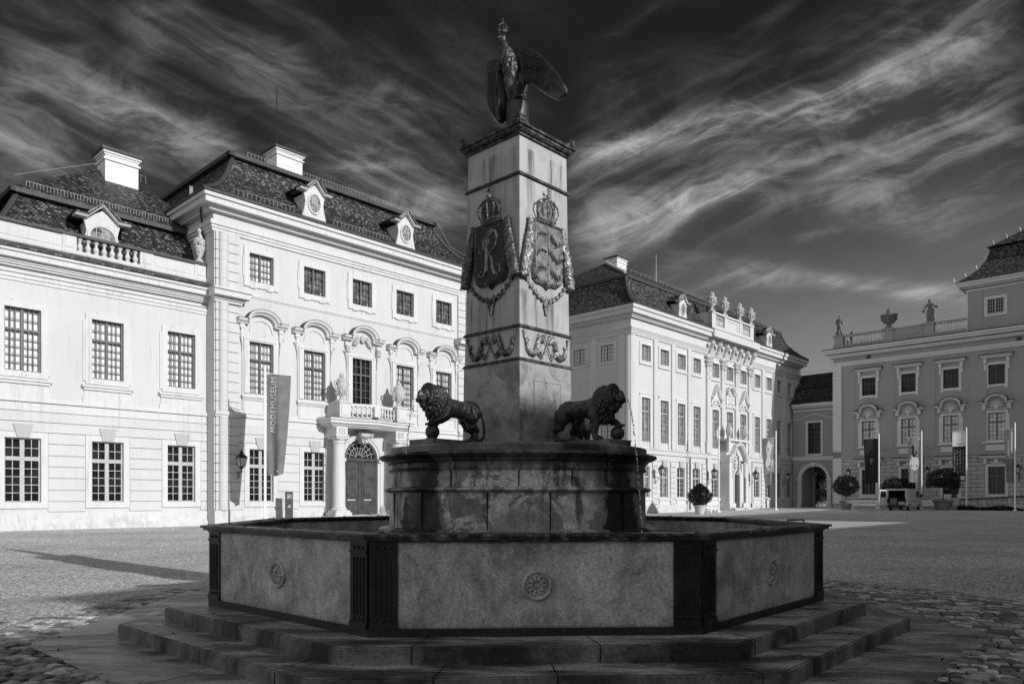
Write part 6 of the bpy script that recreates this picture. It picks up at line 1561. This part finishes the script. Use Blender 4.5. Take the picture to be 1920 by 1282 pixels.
for x, w in ((1240, 'black wall lantern on the long range, nearest the drum'), (1339, 'black wall lantern on the long range, left of the ornate door'), (1416, 'black wall lantern on the long range, right of the ornate door'), (1478, 'black wall lantern at the far end of the long range')):
    lan(w, fr, x, 4.3)
for x, w in ((1590.5, 'black wall lantern on the shaded wing, showing above the leftmost laurel'), (1738.5, 'black wall lantern on the shaded wing, left of the umbrella-shaped laurel'), (1909, 'black wall lantern on the shaded wing, rightmost at the picture edge')):
    lan(w, fw, x, 4.6)

# ================================================================ flags
def flagpole(label, x, Y, ztop, w, z0, z1, mats, drape, seed, angle=0.0, text=None, side=-1, extra=None, base=None):
    gx, gy, _ = gp(x, Y); gz = rise(gx, gy)
    t = thing('flagpole', label, 'flag', (gx, gy, gz), angle)
    m = MB(); m.lathe([(.07, 0), (.06, ztop-gz-.1), (.045, ztop-gz)], n=10); m.ell((0, 0, ztop-gz), .06, 8, 6); m.lathe([(.16, 0), (.16, .12), (.08, .16)], n=10); m.build('pole', 'white_paint', t)
    H_ = z1-z0; rr = random.Random(seed); ph = [rr.uniform(0, 6) for _ in range(4)]
    def P_(u, v):          # u 0..1 away from the pole, v 0..1 upwards
        a = drape*(.25+.75*(1-v))
        ww = w*(1-.30*a*(1-v)**.8)
        y = .16*drape*sin(u*4.2+ph[0]+v*1.6)*(.3+u)+.05*sin(u*11+ph[1]+v*3)*drape*(1.2-v)
        z = z0-gz+H_*v-.10*drape*u*u*(1-v)-.05*u*v*drape+.10*drape*sin(u*5+ph[2])*(1-v)**3
        return Vector((side*(.09+u*ww), y, z))
    nu, nv = 14, 40
    for k, (v0, v1, mt) in enumerate(mats):
        m = MB(); vs = []; fs = []; n2 = max(3, int(nv*(v1-v0)))
        for j in range(n2+1):
            for i in range(nu+1): vs.append(P_(i/nu, v0+(v1-v0)*j/n2))
        for j in range(n2):
            for i in range(nu): fs.append((j*(nu+1)+i, j*(nu+1)+i+1, (j+1)*(nu+1)+i+1, (j+1)*(nu+1)+i))
        m.add(vs, fs); b = m.build('banner' if k == 0 else 'banner_field', mt, t, smooth=True)
    arm = MB(); arm.tube([(0, 0, z1-gz+.03), P_(1, 1)+Vector((0, 0, .03))], .022, 5); arm.build('banner_arm', 'white_paint', t)
    def deco(nm, mt, shapes):
        """flat shapes (lists of u,v points) laid on the cloth"""
        m = MB()
        for sh in shapes:
            k = len(sh); m.add([P_(u, v)+Vector((0, -.014, 0)) for u, v in sh], [tuple(range(k))]); m.add([P_(u, v)+Vector((0, .014, 0)) for u, v in sh], [tuple(range(k-1, -1, -1))])
        m.build(nm, mt, b)
    if text:
        word, size, u0, vtop, mt = text
        cu = bpy.data.curves.new('lettering', 'FONT'); cu.body = word; cu.size = 1; cu.resolution_u = 3; cu.space_character = 1.12
        to = bpy.data.objects.new('lettering', cu); C.objects.link(to); bpy.context.view_layer.update()
        me = bpy.data.meshes.new_from_object(to.evaluated_get(bpy.context.evaluated_depsgraph_get())); bpy.data.objects.remove(to)
        xs = [v.co.x for v in me.vertices]; L = max(xs)-min(xs); k = size/L; mx = min(xs)
        hgt = max(v.co.y for v in me.vertices)
        for v in me.vertices:
            along = (v.co.x-mx)*k; up = v.co.y*k*1.15
            # reads upwards: word runs from low to high, letter tops point to the left
            uu = u0-up/w if side > 0 else u0+up/w
            vv = (vtop-(size-along)/H_)
            v.co = P_(uu, vv)+Vector((0, -.015, 0))
        link('lettering', me, mt, b)
    if extra: extra(deco)
    return t
def ell_pts(u, v, a, b, n=14): return [(u+a*cos(2*pi*i/n), v+b*sin(2*pi*i/n)) for i in range(n)]
flagpole('tall grey banner reading MODEMUSEUM upwards on a white pole before the pavilion', 497, 41.2, 8.85, 1.28, 2.95, 8.45, [(0, 1, 'banner_grey')], 1.0, 3, radians(8), ('MODEMUSEUM', 3.0, .42, .968, 'lettering'), 1,
         lambda d: d('emblem', 'lettering', [ell_pts(.66, .045, .05, .009)]))
flagpole('bare white flagpole in front of the ornate door of the long range', 1348, 78, 9.0, .12, 7.8, 8.7, [(0, 1, 'white_paint')], .1, 5)
def fig_flag(d):
    d('printed_figure', 'banner_white', [[(.2, .85), (.5, .95), (.7, .8), (.62, .6), (.8, .45), (.6, .3), (.3, .42), (.42, .6)], [(.1, .55), (.25, .5), (.2, .3), (.08, .2)]])
    d('printed_shadow', 'banner_mid', [[(.45, .78), (.6, .8), (.55, .66)], ell_pts(.5, .38, .12, .03)])
flagpole('light grey printed banner hanging limp before the far end of the long range', 1455, 84, 9.1, 1.45, 3.1, 8.35, [(0, .25, 'banner_grey'), (.25, 1, 'banner_mid')], .9, 8, radians(-28), None, -1, fig_flag)
flagpole('nearly black banner on a white pole, leftmost before the shaded wing', 1648, 86, 8.95, 1.5, 3.3, 8.45, [(0, 1, 'banner_dark')], .5, 2, radians(-30), None, -1,
         lambda d: d('emblem', 'banner_grey', [ell_pts(.5, .52, .16, .03), [(.4, .48), (.6, .48), (.5, .42)]]))
def bird_flag(d):
    d('printed_shape', 'banner_white', [ell_pts(.5, .42, .38, .16, 18), [(.3, .55), (.7, .62), (.8, .5), (.2, .45)], [(.05, .93), (.95, .93), (.95, .99), (.05, .99)]])
    d('printed_detail', 'banner_dark', [ell_pts(.55, .56, .22, .075), ell_pts(.62, .36, .13, .03), ell_pts(.3, .36, .06, .02), [(.5, .8), (.62, .8), (.7, .6), (.5, .62)], [(.55, .85), (.75, .78), (.72, .74), (.55, .8)], [(.2, .66), (.4, .7), (.38, .62)]])
    d('printed_lines', 'banner_mid', [[(.1, .06+.035*k), (.9, .06+.035*k), (.9, .075+.035*k), (.1, .075+.035*k)] for k in range(2)])
flagpole('grey banner with a white printed blossom, second before the shaded wing', 1728, 83, 9.0, 1.3, 3.35, 8.35, [(0, 1, 'banner_mid')], .35, 4, radians(-30), None, -1, bird_flag)
def dot_flag(d):
    rr = random.Random(1); q = []
    for i in range(4):
        for j in range(13): q.append(ell_pts(.16+.22*i+(.05 if j % 2 else 0), .20+.037*j, rr.uniform(.02, .05), rr.uniform(.004, .011), 8))
    d('printed_dots', 'lettering', q); d('logo_fields', 'banner_white', [[(.08, .06), (.45, .06), (.45, .14), (.08, .14)], [(.5, .06), (.92, .06), (.92, .14), (.5, .14)]])
    d('logos', 'banner_dark', [[(.14, .12), (.38, .12), (.34, .08), (.2, .08)], ell_pts(.75, .11, .07, .012), [(.6, .075), (.86, .075), (.86, .082), (.6, .082)]])
    d('heading', 'banner_grey', [[(.12, .765), (.7, .775), (.7, .782), (.12, .772)], [(.12, .75), (.6, .76), (.6, .765), (.12, .755)]])
flagpole('banner with white top and dark dotted field, third before the shaded wing', 1812, 79, 9.0, 1.2, 3.15, 8.6, [(0, .03, 'banner_white'), (.03, .72, 'banner_dark'), (.72, 1, 'banner_white')], .18, 6, radians(-32), None, -1, dot_flag)
flagpole('folded grey banner with light lettering, rightmost before the shaded wing', 1903, 74, 9.0, .85, 3.1, 8.45, [(0, .45, 'banner_grey'), (.45, 1, 'banner_mid')], 1.0, 7, radians(-40), None, -1,
         lambda d: d('lettering', 'banner_white', [[(.12, .55+.032*k), (.3, .555+.032*k), (.3, .575+.032*k), (.12, .57+.032*k)] for k in range(12)]+[[(.5, .5), (.62, .5), (.62, .8), (.5, .8)]]))

# ================================================================ laurels in pots
def laurel(label, x, Y, shape, dia, hgt, zc, pot_d, pot_h, seed, pot='terracotta', n=5200, gz=None):
    gx, gy, _ = gp(x, Y); gz = rise(gx, gy) if gz is None else gz
    t = thing('potted_laurel', label, 'potted tree', (gx, gy, gz), 0, 'laurels in pots')
    rr = random.Random(seed); m = MB(); zc -= gz
    for i in range(n):
        while True:
            d = Vector((rr.gauss(0, 1), rr.gauss(0, 1), rr.gauss(0, 1))).normalized(); r = rr.uniform(.55, 1.0)**.5
            if shape == 'dome' and d.z < -.35: continue
            break
        k = 1+.12*noise.noise(d*2.2+Vector((seed, 0, 0)))+.07*noise.noise(d*6)+rr.uniform(-.04, .05)
        p = Vector((d.x*dia/2, d.y*dia/2, d.z*hgt/2))*r*k
        if shape == 'cone': s_ = 1-.45*max(p.z/(hgt/2), 0)-(.15 if p.z < -hgt*.3 else 0); p.x *= s_; p.y *= s_
        if shape == 'dome' and p.z < -hgt*.18: p.z = -hgt*.18+rr.uniform(-.12, .05)
        p.z += zc
        a = Vector((rr.gauss(0, 1), rr.gauss(0, 1), rr.gauss(0, .8)+.3)).normalized(); b = a.cross(Vector((rr.random(), rr.random(), rr.random()))).normalized(); L = rr.uniform(.06, .11)
        m.add([p-b*L*.35, p+a*L, p+b*L*.35, p-a*L*.7], [(0, 1, 2, 3)], rr.random()**2)
    m.build('crown', 'laurel_leaf', t)
    c = MB(); lo = zc-hgt*(.5 if shape != 'dome' else .2); c.ell((0, 0, zc), (dia*.33, dia*.33, hgt*.33 if shape != 'dome' else hgt*.18), 12, 8)
    c.t = [0]*len(c.f); c.build('inner_foliage', 'laurel_leaf', t)
    b = MB(); b.tube([(0, 0, pot_h*.8), (.02, 0, (pot_h+lo)/2), (0, 0, zc)], [.07, .055, .05], 8); b.build('trunk', 'bark', t)
    q = MB(); r_ = pot_d/2; q.lathe([(r_*.66, 0), (r_*.70, .05), (r_*.9, pot_h*.8), (r_*1.0, pot_h*.82), (r_*1.04, pot_h*.92), (r_*1.0, pot_h), (r_*.88, pot_h), (r_*.86, pot_h*.9)], n=24); q.build('pot', pot, t, smooth=False)
    return t
laurel('cone-shaped potted laurel in a pale pot in front of the sunlit long range', 1312, 72, 'cone', 2.35, 2.3, 1.85, 1.15, .85, 1, 'terracotta_pale')
laurel('round laurel on a stem in a clay pot beside the archway', 1586.5, 83.5, 'ball', 2.75, 2.35, 2.95, 1.35, 1.0, 2)
laurel('broad umbrella-shaped laurel in a wide pot right of the van', 1768, 79.5, 'dome', 3.3, 3.1, 3.2, 1.95, 1.05, 3)
laurel('laurel mostly hidden behind the parked van', 1679, 86, 'dome', 3.1, 2.4, 2.75, 1.7, 1.0, 4, n=3000)

# ================================================================ benches
def bench(label, x, Y, w, rz):
    gx, gy, _ = gp(x, Y); t = thing('garden_bench', label, 'bench', (gx, gy, rise(gx, gy)+.02), rz, 'white garden benches')
    m = MB()
    for k in range(5): m.box(-w/2, w/2, -.25+.11*k, -.16+.11*k, .40, .47)
    m.build('seat', 'white_paint', t)
    b = MB(); b.box(-w/2, w/2, .26, .32, .88, 1.02); b.box(-w/2, w/2, .26, .32, .48, .60); n = max(2, round(w/.6))
    for k in range(n+1): x0 = -w/2+.03+(w-.06)*k/n; b.box(x0-.03, x0+.03, .27, .31, .4, 1.0)
    for k in range(n):
        x0 = -w/2+w*k/n; x1 = x0+w/n; b.tube([(x0+.04, .29, .58), (x1-.04, .29, .93)], .028, 4); b.tube([(x0+.04, .29, .93), (x1-.04, .29, .58)], .028, 4); b.tube([((x0+x1)/2+.12*cos(a), .29, .755+.12*sin(a)) for a in [2*pi*i/10 for i in range(11)]], .018, 4)
    b.build('backrest', 'white_paint', t)
    for sx in (-1, 1):
        a = MB(); a.box(sx*(w/2-.03)-.03, sx*(w/2-.03)+.03, -.28, .3, .66, .71); a.build('armrest', 'white_paint', t)
        for y0 in (-.26, .26): l = MB(); l.box(sx*(w/2-.03)-.05, sx*(w/2-.03)+.05, y0-.035, y0+.035, 0, .68 if y0 < 0 else .5); l.build('leg', 'white_paint', t)
    return t
WR = ANG-pi/2
bench('white slatted garden bench left of the van', 1621, 84, 2.75, WR)
bench('white slatted garden bench right of the van, beside the umbrella-shaped laurel', 1737, 81.5, 2.4, WR)
bench('white garden bench in the sun beside the cone-shaped laurel', 1335, 74.5, 1.5, ANG)

# ================================================================ delivery van, rear doors open
def van():
    gx, gy, _ = gp(1681, 78.5); t = thing('delivery_van', 'light grey delivery van with its rear doors open in front of the shaded wing', 'van', (gx, gy, rise(gx, gy)), ANG-.03)
    # local x forward, y left; rear at x=0
    m = MB(); W2 = .98
    side = [(0, .45), (0, 2.2), (.1, 2.3), (3.3, 2.3), (3.8, 2.2), (4.35, 1.45), (5.0, 1.2), (5.15, .95), (5.15, .45)]
    m.prism([(x, z) for x, z in side], -W2, -W2+.05); m.prism([(x, z) for x, z in side], W2-.05, W2)
    m.box(0, 3.5, -W2+.05, W2-.05, 2.22, 2.3); m.box(.0, 5.1, -W2+.05, W2-.05, .45, .55); m.box(3.0, 3.05, -W2+.05, W2-.05, .5, 2.25)
    m.add([(3.5,-W2,2.3),(3.5,W2,2.3),(3.8,W2,2.2),(3.8,-W2,2.2),(4.35,-W2,1.45),(4.35,W2,1.45),(5.0,W2,1.2),(5.0,-W2,1.2),(5.15,-W2,.95),(5.15,W2,.95),(5.15,W2,.45),(5.15,-W2,.45)], [(0,1,2,3),(4,5,6,7),(7,6,9,8),(8,9,10,11)])
    m.box(.0, .12, -W2, -W2+.14, .5, 2.25); m.box(.0, .12, W2-.14, W2, .5, 2.25); m.box(0, .12, -W2, W2, 2.12, 2.3)
    b = m.build('body', 'van_paint', t)
    w = MB(); w.add([(3.82,-W2+.05,2.16),(3.82,W2-.05,2.16),(4.33,W2-.05,1.48),(4.33,-W2+.05,1.48)], [(0,1,2,3)]); w.build('windscreen', 'pane_dark', b)
    for sg in (-1, 1):
        w = MB(); w.box(3.15, 3.95, sg*(W2+.006)-.004, sg*(W2+.006)+.004, 1.4, 2.0); w.build('side_window', 'pane_dark', b)
        d = MB(); d.M = Matrix.Translation((0, sg*W2, 0)) @ Matrix.Rotation(sg*radians(-18 if sg < 0 else -28), 4, 'Z'); d.box(-.92, 0, -.03, .03, .55, 2.2); dr = d.build('rear_door', 'van_paint', b)
        d = MB(); d.M = Matrix.Translation((0, sg*W2, 0)) @ Matrix.Rotation(sg*radians(-18 if sg < 0 else -28), 4, 'Z'); d.box(-.8, -.14, -.036, .036, 1.4, 2.05); d.build('door_window', 'pane_dark', dr)
        mr = MB(); mr.box(3.9, 4.0, sg*(W2+.1), sg*(W2+.34), 1.35, 1.75); mr.build('mirror', 'van_dark', b)
        l = MB(); l.box(-.02, .0, sg*(W2-.12)-.06, sg*(W2-.12)+.06, .75, 1.3); l.build('tail_light', 'van_dark', b)
        for x in (.95, 4.2):
            r = MB(); r.M = Matrix.Translation((x, sg*(W2-.1), .36)) @ Matrix.Rotation(pi/2, 4, 'X'); r.lathe([(.26, -.11), (.36, -.1), (.36, .1), (.26, .11)], n=20); tr = r.build('wheel', 'tyre', t)
            r = MB(); r.M = Matrix.Translation((x, sg*(W2-.1), .36)) @ Matrix.Rotation(pi/2, 4, 'X'); r.lathe([(.1, -.12), (.24, -.115), (.24, .115), (.1, .12)], n=14); r.build('rim', 'window_wood_grey', tr)
    k = MB(); k.box(-.1, .0, -W2+.02, W2-.02, .38, .56); k.box(5.12, 5.2, -W2+.05, W2-.05, .4, .7); k.build('bumper', 'van_dark', b)
    s = MB(); s.box(1.0, 3.4, -W2-.008, -W2, 1.0, 1.05); s.box(1.62, 1.66, -W2-.008, -W2, .6, 2.2); s.box(2.9, 2.94, -W2-.008, -W2, .6, 2.2); s.build('door_seam', 'van_dark', b)
    i = MB(); i.box(.3, 2.9, -.9, .9, .56, .6); i.box(.12, 2.98, -.93, -.90, .56, 2.2); i.box(.12, 2.98, .90, .93, .56, 2.2); i.box(2.9, 2.98, -.9, .9, .56, 2.2); i.build('cargo_lining', 'van_dark', b)
    for (y0, y1, z1, mt, w_) in ((-.75, -.1, .95, 'window_wood_grey', 'large'), (.1, .8, 1.3, 'banner_grey', 'dark')):
        c = MB(); c.box(.35, 1.0, y0, y1, .61, z1); c.box(.33, 1.02, y0-.02, y1+.02, z1-.08, z1)
        o = c.build('storage_box', mt); o.location = (gx, gy, rise(gx, gy)); o.rotation_euler = (0, 0, ANG-.03)
        tag(o, 'pale storage box standing low in the open van' if w_ == 'large' else 'taller dark grey box at the left inside the open van', 'box')
van()

# ================================================================ ramp balustrade, hedge, sign column, notice board, tree beyond the arch
frr = Fac(91.0, 'u', 0)
def ramp():
    s0 = frr.S(1789); s1 = s0+30; f = Fac(91.0, 'u', s0); t = f.building('ramp_balustrade', 'low stone balustrade rising to the right along a ramp', 'balustrade')
    o = t; gz = .4
    sl = .055; m = MB(); m.prism([(0, 1.30), (30, 1.30+30*sl), (30, 1.48+30*sl), (0, 1.48)], -.2, .2); m.build('coping', 'lead_sheet', t)
    m = MB(); m.box(-.6, .55, -.35, .35, 0, 1.45); m.box(-.7, .65, -.42, .42, 1.45, 1.6); m.prism([(0, 0), (30, 0), (30, .55+30*sl), (0, .55)], -.15, .15)
    m.build('base_wall', 'stone_weathered', t)
    x = .8; m = MB(); p = MB()
    while x < 24:
        for k in range(4): baluster(m, x+.3+k*.45, 0, .55+x*sl, .80, .16, 8)
        p.box(x+1.9, x+2.2, -.2, .2, .5, 1.34+x*sl); x += 2.25
    m.build('balusters', 'stone_urn', t); p.build('posts', 'stone_urn', t)
    u = thing('pedestal_urn', 'dark mossy urn on the lower end pedestal of the ramp balustrade', 'urn', f.world(0, 0, 1.6), ANG-pi/2)
    b = MB(); b.lathe([(.4, 0), (.3, .1), (.2, .25), (.3, .4), (.45, .7), (.5, 1.0), (.42, 1.05)], n=14); b.build('vase', 'mossy_moulding', u, smooth=True)
    b = MB(); rr = random.Random(8)
    for i in range(500):
        d = Vector((rr.gauss(0, 1), rr.gauss(0, 1), abs(rr.gauss(0, 1)))).normalized()*rr.uniform(.3, .62); q = d+Vector((0, 0, 1.0)); a = Vector((rr.gauss(0, 1), rr.gauss(0, 1), rr.gauss(0, 1))).normalized()*.08; c = a.cross(Vector((0, .3, 1))).normalized()*.04
        b.add([q-c, q+a, q+c, q-a], [(0, 1, 2, 3)], rr.random())
    b.build('plant', 'laurel_leaf', u)
    h = MB()
    for i in range(9000):
        x = rr.uniform(.5, 26); y = rr.uniform(-1.5, -.3); z = rise(*f.world(x, y, 0)[:2])+rr.random()**1.5*(.34+.12*sin(x*1.7)+.1*sin(x*.6)); q = Vector((x, y, z)); a = Vector((rr.gauss(0, 1), rr.gauss(0, 1), rr.gauss(0, 1))).normalized()*.11; c = a.cross(Vector((.1, .3, 1))).normalized()*.06
        h.add([q-c, q+a, q+c, q-a], [(0, 1, 2, 3)], rr.random())
    ho = h.build('ground_ivy', 'laurel_leaf'); loc, rz = f.base(); ho.location = loc; ho.rotation_euler = (0, 0, rz); tag(ho, 'dark ivy growing along the foot of the ramp balustrade', kind='stuff')
ramp()
def stele():
    s = fb.S(542, -1.2); t = thing('information_stele', 'narrow dark information stele at the foot of the pavilion wall', 'sign', fb.world(s, -1.2, 0), ANG)
    m = MB(); m.box(-.24, .24, -.05, .05, 0, 2.0); m.build('panel', 'lead_sheet', t)
    m = MB(); m.box(-.2, .2, -.058, -.05, 1.55, 1.85); m.build('header_field', 'banner_grey', t)
    m = MB(); m.box(-.15, .05, -.064, -.058, 1.72, 1.76); m.box(-.15, .0, -.064, -.058, 1.62, 1.65); m.box(-.05, .1, -.064, -.05, 1.15, 1.18); m.box(-.12, .08, -.064, -.05, 1.05, 1.1); m.build('text_lines', 'lettering', t)
stele()
def board():
    t = thing('notice_stand', 'small white notice stand beside the portal, next to the drum', 'sign', fb.world(fb.S(718, -1.4), -1.4, .0), ANG)
    m = MB(); m.add([(-.22, -.2, .3), (.22, -.2, .3), (.18, .1, 1.05), (-.18, .1, 1.05), (-.22, -.15, .3), (.22, -.15, .3), (.18, .15, 1.05), (-.18, .15, 1.05)], [(0,1,2,3),(7,6,5,4),(0,4,5,1),(1,5,6,2),(2,6,7,3),(3,7,4,0)]); m.build('board', 'banner_mid', t)
    for sg in (-1, 1): m = MB(); m.tube([(sg*.2, -.22, 0), (sg*.16, .1, 1.02)], .02, 5); m.tube([(sg*.2, .3, 0), (sg*.15, .12, 1.0)], .02, 5); m.build('leg', 'white_paint', t)
board()
def tree(label, loc, h, spread, seed, n=9000):
    t = thing('broadleaf_tree', label, 'tree', loc); rr = random.Random(seed); m = MB()
    b = MB(); b.tube([(0, 0, 0), (.1, 0, h*.3), (0, .1, h*.6), (.1, 0, h*.8)], [.3, .22, .14, .05], 8)
    cl = []
    for i in range(16):
        a = rr.uniform(0, 6.28); r = rr.uniform(.2, 1)*spread*.7; c = Vector((r*cos(a), r*sin(a), rr.uniform(.06, .9)*h)); cl.append(c); b.tube([(0, 0, c.z*.6), tuple(c*.7+Vector((0, 0, c.z*.2))), tuple(c)], [.1, .06, .02], 5)
    b.build('trunk', 'bark', t)
    for i in range(n):
        c = cl[i % 16]; q = c+Vector((rr.gauss(0, .42), rr.gauss(0, .42), rr.gauss(0, .34)))*spread*.42; a = Vector((rr.gauss(0, 1), rr.gauss(0, 1), rr.gauss(0, 1))).normalized()*.15; d = a.cross(Vector((.2, .3, 1))).normalized()*.08
        m.add([q-d, q+a, q+d, q-a], [(0, 1, 2, 3)], rr.random()**1.5)
    m.build('crown', 'laurel_leaf', t)
tree('dark leafy tree seen through the round archway', fl.world(GC-4.4, 10.5, .2), 7.5, 3.4, 3)
tree('dark tree standing further off beyond the archway', fl.world(GC-8.0, 19, .2), 9, 6, 5, 9000)
